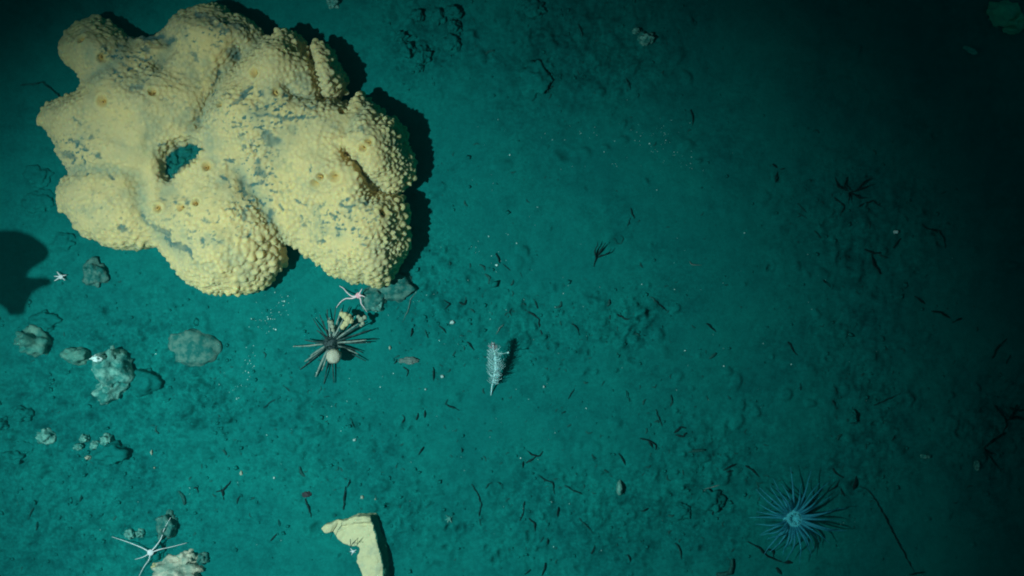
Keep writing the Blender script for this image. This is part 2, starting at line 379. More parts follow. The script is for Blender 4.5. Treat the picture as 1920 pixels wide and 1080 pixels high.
def papillae(v, nrm, spacing, weight, hgt, seed, pointy=1.0):
    """Crowded little cones over the skin: returns a displacement per vertex."""
    r = np.random.default_rng(seed); order = r.permutation(len(v)); cells = {}; pts = []; cs = spacing
    key = np.floor(v / cs).astype(int)
    for i in order:
        k = key[i]; p = v[i]; ok = True
        for a in (-1, 0, 1):
            for b_ in (-1, 0, 1):
                for c in (-1, 0, 1):
                    for j in cells.get((k[0] + a, k[1] + b_, k[2] + c), ()):
                        d = pts[j] - p
                        if d[0] * d[0] + d[1] * d[1] + d[2] * d[2] < cs * cs * .72: ok = False; break
                    if not ok: break
                if not ok: break
            if not ok: break
        if ok:
            cells.setdefault((k[0], k[1], k[2]), []).append(len(pts)); pts.append(p)
    kd = kdtree.KDTree(len(pts))
    for i, p in enumerate(pts): kd.insert(p, i)
    kd.balance(); hs = r.uniform(.45, 1.25, len(pts)) ; disp = np.zeros(len(v))
    for i in range(len(v)):
        if weight[i] < .02: continue
        _, j, d = kd.find(v[i]); t = min(d / (spacing * .60), 1)
        disp[i] = hs[j] * ((1 - t * t) ** pointy) * weight[i]
    return disp * hgt

# ------------------------------------------------------------------ the big yellow sponge
OUT = [(111,80),(126,60),(144,44),(178,33),(200,39),(222,53),(237,67),(255,70),(278,71),(294,68),(311,56),(318,42),(333,30),(355,22),(372,11),(395,7),(417,14),(430,28),
 (450,33),(470,42),(483,56),(490,69),(501,74),(514,66),(530,56),(550,61),(562,78),(572,90),(580,97),(586,90),(594,81),(611,83),(625,97),(633,117),(642,139),(644,164),
 (637,182),(624,184),(632,193),(640,198),(652,200),(659,192),(678,183),(700,192),(719,211),(728,227),(744,232),(756,241),(764,264),(771,290),(775,310),(772,333),(758,352),
 (739,359),(716,361),(711,362),(736,362),(753,374),(764,391),(767,408),(763,430),(764,463),(752,483),(747,502),(731,525),(711,534),(700,537),(685,530),(667,532),(644,522),(619,514),
 (608,500),(594,493),(578,480),(564,466),(550,458),(530,454),(526,462),(530,474),(529,490),(520,505),(508,518),(497,531),(483,539),(470,550),(450,550),(428,549),(389,544),(356,530),
 (333,511),(317,486),(306,473),(292,464),(267,466),(231,468),(194,455),(172,443),(156,437),(139,422),(122,402),(108,377),(108,352),(119,336),(132,328),(125,311),(113,297),
 (106,274),(92,247),(72,228),(83,205),(93,194),(111,189),(133,181),(150,174),(160,156),(150,144),(131,125),(115,106)]
HOLE = [(309,292),(322,282),(339,273),(358,268),(378,272),(385,281),(369,295),(359,308),(340,322),(326,338),(311,333),(307,313)]
MOUNDS = [(178,88,55,48,46),(118,228,50,45,24),(255,195,105,62,62),(395,62,75,46,50),(532,112,52,44,58),(617,138,24,48,40),(560,222,105,50,58),(712,272,52,70,62),
          (690,440,70,80,66),(612,325,62,45,54),(415,435,95,95,60),(195,392,90,62,40),(470,290,60,50,28),(460,190,60,55,30),(230,290,80,40,26)]
VALLEYS = [([(445,90),(418,140),(395,190),(374,235)],12,40),([(577,96),(592,135),(604,180)],8,60),([(650,290),(676,312),(695,345),(730,361)],8,66),
           ([(262,345),(274,405),(300,440),(340,478)],14,20),([(532,452),(505,410),(470,350),(450,320)],13,22),([(245,70),(215,118),(165,150)],13,16),
           ([(545,168),(556,186),(610,184),(650,198)],9,26),([(130,318),(205,318),(260,330)],12,14),([(485,70),(470,95),(440,110)],12,34),([(690,200),(665,225),(655,250)],9,18),
           ([(300,66),(318,90),(300,120)],12,30)]
OSC = [(286,173,8),(194,190,10),(192,108,9),(153,72,8),(478,137,9),(547,93,8),(519,172,8),(692,265,8),(681,276,8),(740,246,8),(699,204,8),(642,211,8),(600,192,8),
       (414,194,8),(592,344,9),(601,331,7),(628,330,10),(720,398,9),(369,379,7),(297,390,8),(340,388,8),(390,312,9)]
SPATCH = [  # (kind, points in photo pixels, half-width)
 ([(497,250),(508,258),(518,268)],9),([(508,258),(506,270)],9),([(522,262),(512,266)],8),([(442,193),(456,180),(472,166)],4),([(478,200),(480,202)],4.5),
 ([(482,214),(511,217),(528,222),(556,222),(592,219)],4),([(491,172),(494,174)],4.5),([(523,215),(527,222)],4.5),([(595,203),(572,200)],1.8),([(436,236),(463,238)],2.2),([(458,272),(453,284)],3),
 ([(438,98),(445,104)],12),([(677,240),(680,245)],5),([(552,250),(553,253)],3),([(486,318),(492,324)],10),([(483,302),(486,305)],5),([(453,343),(458,358),(460,366)],6),([(470,346),(494,344)],4),
 ([(425,298),(440,301)],3),([(580,316),(581,319)],4.5),([(454,396),(458,410)],6),([(510,396),(505,416)],7),([(524,380),(530,392)],3),([(462,442),(470,440)],4),([(554,375),(569,383),(578,387)],2.8),
 ([(641,384),(653,389),(665,386)],4),([(682,380),(686,378)],4.2),([(652,370),(654,373)],3.6),([(597,386),(599,388)],3.2),([(620,400),(623,404)],3),([(566,405),(568,410)],3),([(571,422),(573,425)],4),
 ([(600,449),(605,452)],3.8),([(631,427),(635,433)],3),([(658,402),(653,410),(662,416)],2.6),([(671,432),(673,430)],2.6),([(660,452),(662,450)],2.6),([(678,457),(684,456)],2.4),
 ([(266,400),(278,421),(300,432)],5),([(300,430),(316,438)],6.5),([(312,445),(322,456),(344,464)],6),([(348,466),(361,483)],4),([(455,338),(456,342)],9),([(228,427),(236,430)],4.5),
 ([(352,377),(354,378)],4.2),([(377,448),(380,452)],5),([(397,447),(417,455)],2),([(332,380),(334,381)],4),([(182,292),(184,296)],5.5),([(163,326),(166,328)],4),([(205,331),(208,334)],4.5),
 ([(120,290),(138,292)],6),([(155,300),(160,306)],4),([(268,93),(278,94)],5),([(312,80),(328,76)],8),([(250,106),(283,111)],3),([(230,118),(236,122)],4),([(245,166),(262,164)],7),([(436,94),(446,100)],11),
 ([(414,136),(398,156)],3.5),([(402,165),(400,178)],3),([(132,262),(148,268),(164,278)],4),([(170,254),(174,258)],3.6),([(184,290),(186,296)],5),([(371,220),(374,225)],4),([(148,230),(151,236)],3),
 ([(140,220),(144,225)],2),([(349,65),(351,66)],3.2),([(423,64),(424,67)],2.4),([(363,100),(368,112)],2.2),([(306,112),(310,118)],3),([(214,130),(222,134)],4),([(300,272),(312,268)],4),([(225,86),(232,88)],4),
 ([(240,68),(290,72),(305,66)],7),([(365,24),(420,40),(460,52)],5),([(395,40),(430,60)],4),([(414,330),(424,336)],3),([(385,412),(392,416)],2.4),([(352,400),(360,404)],2.2),([(300,372),(310,376)],3)]
def build_sponge():
    zm = .046; k = (CAMZ - zm) / CAMZ; st = .0024; hb = .068
    W = lambda p, z=zm: ((p[0] - 960) / 1000 * (CAMZ - z) / CAMZ, (540 - p[1]) / 1000 * (CAMZ - z) / CAMZ)
    out = [W(p) for p in OUT]; hole = [W(p, .07) for p in HOLE]
    X = np.arange(-.91, -.14, st); Y = np.arange(-.03, .56, st); Z = np.arange(-.016, .205, st)
    x, y = np.meshgrid(X, Y, indexing='ij')
    wx = x + .006 * noise3(x * 28, y * 28, 3.3); wy = y + .006 * noise3(x * 28, y * 28, 9.3)
    D = sdist(out, wx, wy); DH = sdist(hole, wx, wy)
    H = np.full_like(x, hb)
    for (px, py, rx, ry, h) in MOUNDS:
        cx, cy = W((px, py), .1); H += .001 * h * np.exp(-(((x - cx) / (rx * .00105)) ** 2 + ((y - cy) / (ry * .00105)) ** 2) * .8)
    for (ln, w, d) in VALLEYS:
        q = pdist([W(p, .085) for p in ln], wx, wy); H -= .00062 * d * np.exp(-(q / (w * .0013)) ** 2) * sstep(-.012, .02, D + .012)
    H += .008 * noise3(x * 13, y * 13, 2.7) + .002 * noise3(x * 40, y * 40, 4.4)
    fl = .066 + .012 * noise3(x * 60, y * 60, 1.9) + .012 * noise3(x * 120, y * 120, 5.9)
    kh = sstep(-.012, .006, DH); H = H * (1 - kh) + fl * kh
    H = np.maximum(H, zm + .004)
    B = H.copy()
    for _ in range(4):
        for ax in (0, 1):
            cs = np.cumsum(np.concatenate([np.repeat(np.take(B, [0], ax), 9, ax), B, np.repeat(np.take(B, [-1], ax), 8, ax)], ax), ax)
            B = (np.take(cs, range(17, 17 + B.shape[ax]), ax, mode='clip') - np.take(cs, range(0, B.shape[ax]), ax)) / 17
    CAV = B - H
    Rt, Rb = .050, .034
    at_ = np.maximum(1 - D / Rt, 0); ab = np.maximum(1 - D / Rb, 0)
    F = np.empty((len(X), len(Y), len(Z)), np.float32)
    for i, z in enumerate(Z):
        if z >= zm: F[:, :, i] = 1 - at_ ** 2 - ((z - zm) / (H - zm)) ** 2
        else: F[:, :, i] = 1 - ab ** 2 - ((zm - z) / (zm + .008)) ** 2
    v, q = surface_nets(F, (X[0], Y[0], Z[0]), st)
    v = laplace(v, q, 3); n = normals(v, q)
    v = v + n * (.0028 * noise3(v[:, 0] * 34, v[:, 1] * 34, v[:, 2] * 34) + .0012 * noise3(v[:, 0] * 80, v[:, 1] * 80, v[:, 2] * 80))[:, None]
    n = normals(v, q)
    u = 960 + 1000 * v[:, 0] * CAMZ / (CAMZ - v[:, 2]); w = 540 - 1000 * v[:, 1] * CAMZ / (CAMZ - v[:, 2])
    side = sstep(.95, .45, n[:, 2])
    right = sstep(330, 620, u + .35 * w)
    vis = v[:, 2] > .006
    wt = (.72 + .28 * side) * (.55 + .45 * right) * vis
    spk = np.exp(-(((u - 490) / 60) ** 2 + ((w - 490) / 55) ** 2)) * vis
    crater = np.zeros(len(v)); och = np.zeros(len(v)); top = n[:, 2] > -.1
    pos = []
    for (a, b_, r) in OSC:
        d = np.hypot(u - a, w - b_); d = np.where(top, d, 1e6); i = int(np.argmin(np.where(top, d - v[:, 2] * 20, 1e6)))
        pos.append((v[i].copy(), r)); dd = np.linalg.norm(v - v[i], axis=1) * 1000
        crater += -.0075 * np.exp(-(dd / (r * .72)) ** 2) + .0030 * np.exp(-((dd - r * 1.25) / (r * .42)) ** 2)
        och = np.maximum(och, .75 * np.exp(-(dd / (r * .85)) ** 2)); wt *= 1 - np.exp(-(dd / (r * 1.6)) ** 2)
        spk *= 1 - np.exp(-(dd / (r * 1.6)) ** 2)
    pat = np.clip(.80 + 1.0 * noise3(v[:, 0] * 22, v[:, 1] * 22, v[:, 2] * 22 + 6), .15, 1.3)
    d1 = papillae(v, n, .0092, wt * pat, .0058, 11, 1.2); d2 = papillae(v, n, .0165, spk, .0135, 12, 1.5)
    d3 = papillae(v, n, .0150, np.clip(wt * (1.45 - pat), 0, 1) * side, .0100, 13, 1.6); d1 = np.maximum(d1, d3)
    d1 = d1 + .0007 * noise3(v[:, 0] * 210, v[:, 1] * 210, v[:, 2] * 210) * vis
    nd = n + .18 * np.stack([noise3(v[:, 0] * 60, v[:, 1] * 60, v[:, 2] * 60 + s) for s in (1.1, 4.7, 8.9)], -1)
    silt = np.zeros(len(v))
    uu = u + 5 * noise3(u * .06, w * .06, .5) + 2.5 * noise3(u * .19, w * .19, 3.5); ww = w + 5 * noise3(u * .06, w * .06, 7.5) + 2.5 * noise3(u * .19, w * .19, 5.5)
    for ln, hw in SPATCH:
        d = pdist(ln, uu, ww); silt = np.maximum(silt, (.72 + .24 * sstep(-.3, .4, noise3(u * .05, w * .05, 9.5))) * sstep(hw * 1.3, hw * .35, d + (1.0 + .22 * hw) * (noise3(u * .22, w * .22, 1.5) + .7 * noise3(u * .5, w * .5, 4.5))))
    reg = sum(a * np.exp(-(((u - cx) / rx) ** 2 + ((w - cy) / ry) ** 2)) for cx, cy, rx, ry, a in
              [(520, 200, 120, 45, 1), (480, 330, 50, 90, 1), (230, 110, 60, 40, 1), (140, 280, 45, 40, 1), (650, 420, 90, 70, .8), (400, 60, 70, 30, .9), (380, 420, 90, 80, .6), (200, 400, 90, 60, .45), (290, 160, 120, 90, .4)])
    fl = noise3(u * .11, w * .17, 2.5) + .7 * noise3(u * .3, w * .4, 6.5)
    silt = np.maximum(silt, sstep(.50, .82, fl + .30 * reg - .05) * np.clip(reg * 1.3, 0, 1) * (n[:, 2] > .2))
    silt *= top
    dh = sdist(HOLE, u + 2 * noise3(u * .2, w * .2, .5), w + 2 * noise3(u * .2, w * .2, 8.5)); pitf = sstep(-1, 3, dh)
    ff = noise3(v[:, 0] * 22, v[:, 1] * 22, v[:, 2] * 22 + 3) + .5 * noise3(v[:, 0] * 55, v[:, 1] * 55, v[:, 2] * 55)
    film_shade = .24 * sstep(.1, .8, ff) * (n[:, 2] > 0)
    for ln, w_, d_ in VALLEYS: film_shade = np.maximum(film_shade, .36 * np.exp(-(pdist(ln, u, w) / (w_ * 1.0)) ** 2))
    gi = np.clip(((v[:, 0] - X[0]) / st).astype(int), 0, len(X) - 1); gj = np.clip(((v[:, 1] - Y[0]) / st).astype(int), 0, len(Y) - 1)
    film_shade = np.maximum(film_shade, .36 * sstep(.001, .012, CAV[gi, gj]) * (.6 + .5 * ff))
    knob = np.maximum(d1, d2 * .5) * 1000
    film_shade = np.clip(film_shade + .15 * sstep(1.6, .2, knob) * sstep(-.2, .5, ff + .25) * (n[:, 2] > .1), 0, .8)  # silt film also greys the gaps between knobs, painting in their shade
    film_shade *= 1 - silt
    v = v + nd / np.linalg.norm(nd, axis=1)[:, None] * np.maximum(d1, d2)[:, None] + n * (crater - .0012 * silt)[:, None]
    base = Vector(((430 - 960) / 1000, (540 - 290) / 1000, 0))
    root = np_obj('sponge', v, q, mat_sponge(), base=base)
    tag(root, 'huge pale yellow lobed sponge with bumpy knobbly rims and grey silt in its creases', 'sponge')
    attr(root, 'silt', silt); attr(root, 'film_shade', film_shade); attr(root, 'ochre', och); attr(root, 'pitfloor', pitf)
    n = normals(v, q)
    for i, (p, r) in enumerate(pos):
        j = int(np.argmin(np.linalg.norm(v - p, axis=1))); near = np.linalg.norm(v - v[j], axis=1) < r * .0016
        a = n[near].mean(0); a = a / np.linalg.norm(a); R = r * .00062 * random.Random(i).uniform(.7, 1.15); c = v[j] + a * .0035
        m = MB().lathe(c, a, [(R * 1.2, -.006), (R * 1.12, -.0034), (R * 1.0, -.0026), (R * .86, -.0032), (R * .74, -.0055), (R * .6, -.0072)], 14, .45, i)
        o = obj('osculum', m, M_osc, root)
        m2 = MB().lathe(c - a * .0052, a, [(R * .7, -.001), (R * .68, .0004), (R * .3, .0009)], 12, .1, i)
        obj('cavity_shade', m2, M_osc_in, o)  # dark disc paints the shade deep inside the opening
    return v
SPV = build_sponge()

# unseen stalked blade added on the left, shaped from the shadow it throws
def build_shadow_blade():
    z0 = .35; SH = [(-35,440),(0,431),(30,432),(55,440),(72,452),(88,465),(90,478),(82,491),(58,504),(44,520),(86,520),(98,527),(94,536),(95,535),(75,540),(58,550),(48,575),(45,590),(22,592),(5,575),(-20,560),(-40,520)]
    pl = []
    for px, py in SH:
        S = Vector(((px - 960) / 1000, (540 - py) / 1000, 0)); T = S + (LAMP - S) * (z0 / LAMP.z); pl.append((T.x, T.y))
    st = .004; xs = [p[0] for p in pl]; ys = [p[1] for p in pl]
    X = np.arange(min(xs) - .03, max(xs) + .03, st); Y = np.arange(min(ys) - .03, max(ys) + .03, st); Z = np.arange(z0 - .024, z0 + .024, st)
    x, y, z = np.meshgrid(X, Y, Z, indexing='ij'); D = sdist(pl, x[:, :, 0], y[:, :, 0])[:, :, None]
    a = np.maximum(1 - D / .014, 0); F = 1 - a ** 2 - ((z - z0 - .004 * noise3(x * 30, y * 30, 2)) / .011) ** 2
    v, q = surface_nets(F, (X[0], Y[0], Z[0]), st); v = laplace(v, q, 2)
    b = Vector((-1.16, .03, gz(-1.16, .03))); root = empty('shadow_blade', b, 'tall stalked fan sponge just past the left picture edge casting the two lobed shadow', 'sponge')
    np_obj('blade', v, q, M_slab, root)
    c = Vector((sum(xs) / len(xs) - .03, sum(ys) / len(ys), z0))
    obj('stalk', MB().tube([b - Vector((0, 0, .02)), b + Vector((.02, 0, .12)), b.lerp(c, .75) + Vector((-.02, 0, .04)), c], [.016, .012, .011, .009], 10, 6), M_slab, root)
build_shadow_blade()

# ------------------------------------------------------------------ stones
GR = 'stones half sunk in the seabed'
def rock(px, py, rx, ry, h, label, m=None, rot=0, amp=.42, seed=None, sub=4, sink=.5, name='rock', flat=None, group=GR, cat='stone'):
    b = G(px, py); hh = h * .001; seed = px * .37 + py * .11 if seed is None else seed
    c = Vector((b.x, b.y, b.z + hh * (1 - sink) - hh)) + Vector((0, 0, hh * .5))
    hh *= 1.3 if px < 420 and py > 560 else 1.0
    c = P(px, py, b.z + hh * .25); c.z = b.z + hh * (.5 - sink)
    mb = MB().blob(c, (rx * .001, ry * .001, hh * .75), sub, amp, 1.9, seed, math.radians(rot), flat)
    o = obj(name, mb, m or M_rock, base=b); return tag(o, label, cat, group)
rock(60,640,32,24,42,'rounded stone with a dark upper right edge, below the broad shadow at the left', M_rock_lit, rot=-15)
rock(82,603,26,20,16,'low dim stone just above the rounded stone near the left edge')
rock(142,666,24,17,30,'small rounded stone left of the white capped stone', M_rock_lit, rot=-10)
rock(212,690,34,38,62,'tall stone with a long dark shadow and a whitish top', M_rock_pale, rot=10)
rock(203,668,11,6,20,'whitish chip lying on top of the tall stone', M_white, name='shell_chip', cat='shell', group=None, sink=-1.6)
rock(207,728,30,24,36,'pale lump leaning on the lower side of the tall stone', M_rock_pale, rot=30)
rock(272,716,31,25,34,'flat angular stone right of the tall stone', rot=20, amp=.3)
rock(362,652,50,34,22,'wide flat oval stone with a thin dark rim on its upper right', M_rock_brown, rot=-10, amp=.16)
rock(178,512,21,27,28,'egg shaped stone right of the tiny white star', M_rock_brown, rot=20)
rock(120,452,22,16,12,'faint low stone under the left side of the big sponge')
rock(70,330,26,20,12,'dim low stone in the dark left of the sponge')
rock(72,378,30,20,10,'dim low hump at the left with a dark right side')
rock(42,778,18,14,24,'small stone with a dark notch near the left edge')
rock(84,818,16,14,22,'light knob of stone with a dark right face near the left edge', M_rock_pale, rot=10)
rock(26,856,20,15,22,'stone at the left edge, lowest of the left knobs')
rock(4,796,12,12,26,'stone cut by the left picture edge')
rock(48,838,22,14,10,'flattened hump between two stones near the left edge')
rock(200,824,11,10,22,'knob at the upper right end of the small stone cluster', M_rock_pale)
rock(158,822,9,8,18,'round knob at the left end of the small stone cluster', M_rock_pale)
rock(178,836,10,9,16,'middle knob of the small stone cluster', M_rock_pale)
rock(205,850,30,20,24,'broad base stone of the small cluster with a dark right side')
rock(146,838,8,6,10,'low light pebble left below the small stone cluster', M_rock_pale, name='pebble', cat='pebble')
rock(165,858,5,4,9,'tiny pinkish pebble under the small stone cluster', M_rock_tan, name='pebble', cat='pebble')
rock(243,1001,10,9,17,'left of two round pebbles above the white brittle star', M_rock_pale, name='pebble', cat='pebble')
rock(262,1000,8,8,16,'right of two round pebbles above the white brittle star', M_rock_pale, name='pebble', cat='pebble')
rock(312,986,19,24,30,'tan stone under the upper arm of the white brittle star', M_rock_brown, rot=-15)
rock(330,1072,46,24,40,'whitish lumpy stone at the bottom edge below the white brittle star', M_rock_tan, amp=.35)
rock(352,1046,16,14,26,'tan knob on the right of the whitish lumpy stone', M_rock_tan)
rock(379,1047,12,10,20,'pale round knob with a dark shadow right of the white brittle star', M_rock_brown)
rock(291,1062,7,6,16,'small orange crumb beside the white brittle star disc', M_frag_y, name='pebble', cat='pebble', group=None)
rock(285,1030,26,22,16,'low silty stone under the white brittle star', sink=.45)
rock(700,560,26,24,32,'pinkish brown stone right of the pink brittle star', M_rock_brown, amp=.3)
rock(740,538,36,26,30,'reddish brown stone just under the right lobe of the sponge', M_rock_brown, amp=.3)
rock(706,574,14,11,26,'pale lower knob of the pinkish stone', M_rock_pale)
rock(712,533,12,9,24,'grey knob touching the bottom of the sponge', M_rock_brown)
rock(764,92,15,16,26,'left of two touching stones at the top', rot=10)
rock(793,103,15,18,30,'right of two touching stones at the top, with a black shadow')
rock(786,127,8,9,18,'small stone under the two touching stones at the top')
rock(752,68,13,11,20,'stone up and left of the two touching stones at the top')
rock(782,28,13,12,22,'small stone near the top edge, left of the paired top stones')
rock(822,30,15,15,18,'dim stone at the top edge with a dark right rim')
rock(852,22,16,14,26,'stone at the top edge with a curved black shadow on its right')
rock(852,50,14,12,24,'stone just below the top edge stone with the curved shadow')
rock(846,80,18,16,14,'low stone with a thin dark right rim below the top stones')
rock(625,4,12,10,24,'light stone cut by the top edge above the sponge', M_rock_pale)
rock(1003,150,30,32,18,'low rounded mound with a dark upper right rim in the dim top middle')
rock(1212,72,15,12,30,'small stone with a pitch black right side in the dim top', M_rock_pale)
rock(1193,58,7,5,16,'tiny light pebble left of the black sided stone', M_rock_pale, name='pebble', cat='pebble')
rock(1000,15,22,16,16,'dim rough stone at the top edge middle')
rock(1885,24,32,22,50,'large pale block in the dark top right corner', M_slab, rot=-25, amp=.3)
rock(1908,42,20,16,46,'pale lump right of the large block in the dark top right corner', M_slab)
rock(1898,56,16,7,30,'thin pale slab under the large block in the dark corner', M_slab)
rock(1162,915,6,14,22,'upright pale shell blade with a dark right edge near the bottom middle', M_rock_pale, name='shell', cat='shell', group=None, amp=.1)
rock(1335,938,22,20,18,'round silty hump with a dark right rim left of the anemone')
rock(1278,960,18,16,10,'low ring shaped hump near the bottom right middle')
rock(1600,782,8,12,16,'dim light pebble above right of the anemone', M_rock, name='pebble', cat='pebble')
rock(1736,856,9,4,12,'small pale flake in the dark right part', M_rock_pale, name='pebble', cat='pebble')
rock(1832,872,5,9,12,'upright pale flake near the dark right edge', M_rock_pale, name='pebble', cat='pebble')
rock(1680,435,4,3,14,'bright white chip in the dim right part', M_white, name='shell_chip', cat='shell', group=None)
rock(1820,94,15,4,16,'pale finger shaped stick stone in the dark upper right', M_rock_tan, rot=-28, amp=.12)
rock(766,676,18,6,9,'pinkish flat crust right of the urchin', M_pinkcrust, name='crust', cat='crust', group=None)
rock(575,927,9,5,8,'dark red scrap above the yellow slab', M_red, name='scrap', cat='scrap', group=None)
for (px, py, rx, ry, lab) in [(731,652,3,5,'tiny white shell standing right of the urchin'),(829,706,4,4,'tiny white shell with a dark side between urchin and sea pen'),(798,730,2.5,2.5,'tiny bright white shell below the pair of dark ticks right of the urchin'),
      (665,825,4,4,'tiny white shell alone above the yellow slab'),(679,932,4.5,4,'pinkish white shell just above the yellow slab'),(704,936,2.5,2.5,'tiny bright shell right of the pinkish white shell'),(514,896,3,3,'tiny white shell left above the yellow slab'),
      (1020,725,3,3,'tiny white shell right below the sea pen'),(284,848,3,6,'small pinkish shell flake in the lower left'),(290,877,2.5,3,'small whitish speck shell below the pinkish flake'),(452,887,4,6,'tan shell flake left above the yellow slab'),
      (848,604,6,5,'faint whitish tuft of shell right of the filament')]:
    rock(px, py, rx * .75, ry * .75, 7, lab, M_shell if 'pink' not in lab and 'tan' not in lab else M_rock_tan, name='shell', cat='shell', group='tiny shells on the seabed', sub=2)

# ------------------------------------------------------------------ yellow slab at the bottom
def build_slab():
    o_ = [(600,996),(613,984),(633,980),(648,978),(658,971),(675,969),(694,968),(700,986),(705,1006),(712,1030),(718,1056),(720,1085),(719,1125),(700,1140),(692,1110),(694,1085),(690,1076),(684,1092),(676,1070),(667,1055),
          (672,1040),(675,1030),(668,1024),(656,1026),(644,1025),(632,1016),(622,1002),(603,1001)]
    zt = .034; st = .0022; W = lambda p: ((p[0] - 960) / 1000 * (CAMZ - zt) / CAMZ, (540 - p[1]) / 1000 * (CAMZ - zt) / CAMZ)
    pl = [W(p) for p in o_]; b = G(680, 1040)
    X = np.arange(-.38, -.20, st); Y = np.arange(-.62, -.40, st); Z = np.arange(-.02, .068, st); x, y, z = np.meshgrid(X, Y, Z, indexing='ij')
    D2 = sdist(pl, x[:, :, 0] + .003 * noise3(x[:, :, 0] * 60, y[:, :, 0] * 60, 1), y[:, :, 0] + .003 * noise3(x[:, :, 0] * 60, y[:, :, 0] * 60, 5))
    top = zt + b.z + .004 * noise3(x[:, :, 0] * 25, y[:, :, 0] * 25, 3) + .0018 * noise3(x[:, :, 0] * 70, y[:, :, 0] * 70, 6)
    q1 = pdist([W(p) for p in [(640,992),(660,984),(700,983)]], x[:, :, 0], y[:, :, 0]); top = top - .005 * np.exp(-(q1 / .003) ** 2)
    q1 = pdist([W(p) for p in [(655,985),(665,978),(690,976)]], x[:, :, 0], y[:, :, 0]); top = top + .004 * np.exp(-(q1 / .003) ** 2)
    q1 = pdist([W(p) for p in [(633,980),(622,1002)]], x[:, :, 0], y[:, :, 0]); top = top - .006 * np.exp(-(q1 / .004) ** 2)
    left = sstep(-.25, -.34, x[:, :, 0]) * .020; top = top - left
    # the right flank slopes out under the top edge, the left one is cut back
    DR = np.stack([np.maximum(D2, sdist(pl, x[:, :, 0] - .22 * max(0, .042 - Z[k]) - .003 * noise3(x[:, :, 0] * 50, y[:, :, 0] * 50, Z[k] * 50 + 2), y[:, :, 0])) for k in range(len(Z))], -1)
    F = np.minimum(DR, (top[:, :, None] - z))
    v, q = surface_nets(F, (X[0], Y[0], Z[0]), st); v = laplace(v, q, 2)
    n = normals(v, q); v = v + n * (.0016 * noise3(v[:, 0] * 90, v[:, 1] * 90, v[:, 2] * 90) + .0009 * noise3(v[:, 0] * 230, v[:, 1] * 230, v[:, 2] * 230))[:, None]
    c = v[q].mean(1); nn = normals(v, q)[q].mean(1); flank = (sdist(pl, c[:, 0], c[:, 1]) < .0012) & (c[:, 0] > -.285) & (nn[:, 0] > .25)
    used = np.unique(q[~flank]); o = np_obj('slab', v, q, M_slab, base=b)
    o.data.materials.append(M_slab_shade); o.data.polygons.foreach_set('material_index', flank.astype(np.int32)); o.data.update()
    tag(o, 'pale yellow broken slab with a ragged left edge and dark right flank at the bottom', 'slab')
build_slab()

# ------------------------------------------------------------------ pencil urchin and what grows on it
def build_urchin():
    Z6 = lambda X, Y: (480 + X / 3.6, 500 + Y / 3.6)
    cx, cy = Z6(505, 515); b = G(cx, cy); c = P(cx, cy, b.z + .017)
    root = empty('sea_urchin', b, 'dark pencil urchin with long thin radiating spines below the sponge', 'sea urchin')
    obj('body', MB().blob(c, (.0135, .0135, .011), 3, .1, 3, 2), M_test, root)
    T = [(385,350,8,0),(430,325,22,0),(455,365,30,0),(540,268,30,0),(577,285,38,1),(632,268,32,0),(330,494,20,0),(345,538,10,1),(250,538,16,1),(297,695,6,0),(330,640,16,1),(403,742,8,1),(458,792,5,0),(527,785,8,0),
         (742,636,6,0),(775,512,16,0),(775,425,20,0),(712,393,28,0),(818,490,5,0),(690,385,34,1),(655,330,38,0),(495,345,34,1),(370,600,24,1),(445,700,20,1),(690,590,16,1),(745,495,26,1),(600,330,40,1),(480,290,12,0),(720,575,5,0),(410,430,30,0)]  # next-to-last entry is a dark spine standing in for a thick shadow
    for (X, Y, h, pale) in T:
        px, py = Z6(X, Y); e = P(px, py, b.z + h * .001 * .9 + .002); d = (e - c); s = c + d.normalized() * .011
        bend = Vector((random.uniform(-1, 1), random.uniform(-1, 1), random.uniform(-.3, 1))) * .0012
        r = random.uniform(.0010, .0015) * (1.25 if pale else 1)
        m = MB().tube([s, s.lerp(e, .35) + bend, s.lerp(e, .7) + bend, e], [r * 1.1, r * 1.2, r, r * .6], 7, 4)
        obj('spine', m, M_spine_pale if pale else M_spine, root)
    r = random.Random(4)
    m = MB()
    for i in range(90):
        a = r.uniform(0, 6.28); e = r.uniform(-.1, 1.2); d = Vector((math.cos(a) * math.cos(e), math.sin(a) * math.cos(e), math.sin(e)))
        m.tube([c + d * .010, c + d * r.uniform(.016, .022)], [.0007, .0004], 5, 1)
    obj('short_spines', m, M_spine, root)
    return c
UC = build_urchin()
def growth(name, px, py, z, r, m, label, cat, blobs=None, seed=1):
    mb = MB(); b = P(px, py, z)
    for (dx, dy, dz, s) in (blobs or [(0, 0, 0, 1)]):
        mb.blob(b + Vector((dx, -dy, dz)) * .001, (r * s * .001,) * 3, 3, .12 if blobs is None else .25, 2, seed + dx * .3 + dy * .17)
    return tag(obj(name, mb, m, base=b), label, cat)
o = growth('ball_sponge', 626, 668, .046, 14.0, M_ball, 'smooth beige ball growing on the front spines of the urchin', 'sponge')
for f in o.data.vertices: f.co *= 1
growth('sponge_tuft', 649, 597, .045, 7, M_frag_y, 'yellow knobbly tuft on the upper spines of the urchin', 'sponge', [(-2, -5, 2, .95), (4, 1, 2, 1.05), (8, 4, 0, .85), (-1, 9, -3, .8), (-7, 16, -5, .7), (-4, 12, -5, .7), (-8, -8, 0, .7), (6, -4, 0, .6)], 3)
growth('sponge_tuft', 621, 609, .036, 5, M_frag_t, 'small tan tuft on a spine left of the yellow tuft', 'sponge', [(0, -4, 0, .9), (2, 3, 0, .9), (3, 10, -3, .7), (-4, -6, 0, .6)], 5)
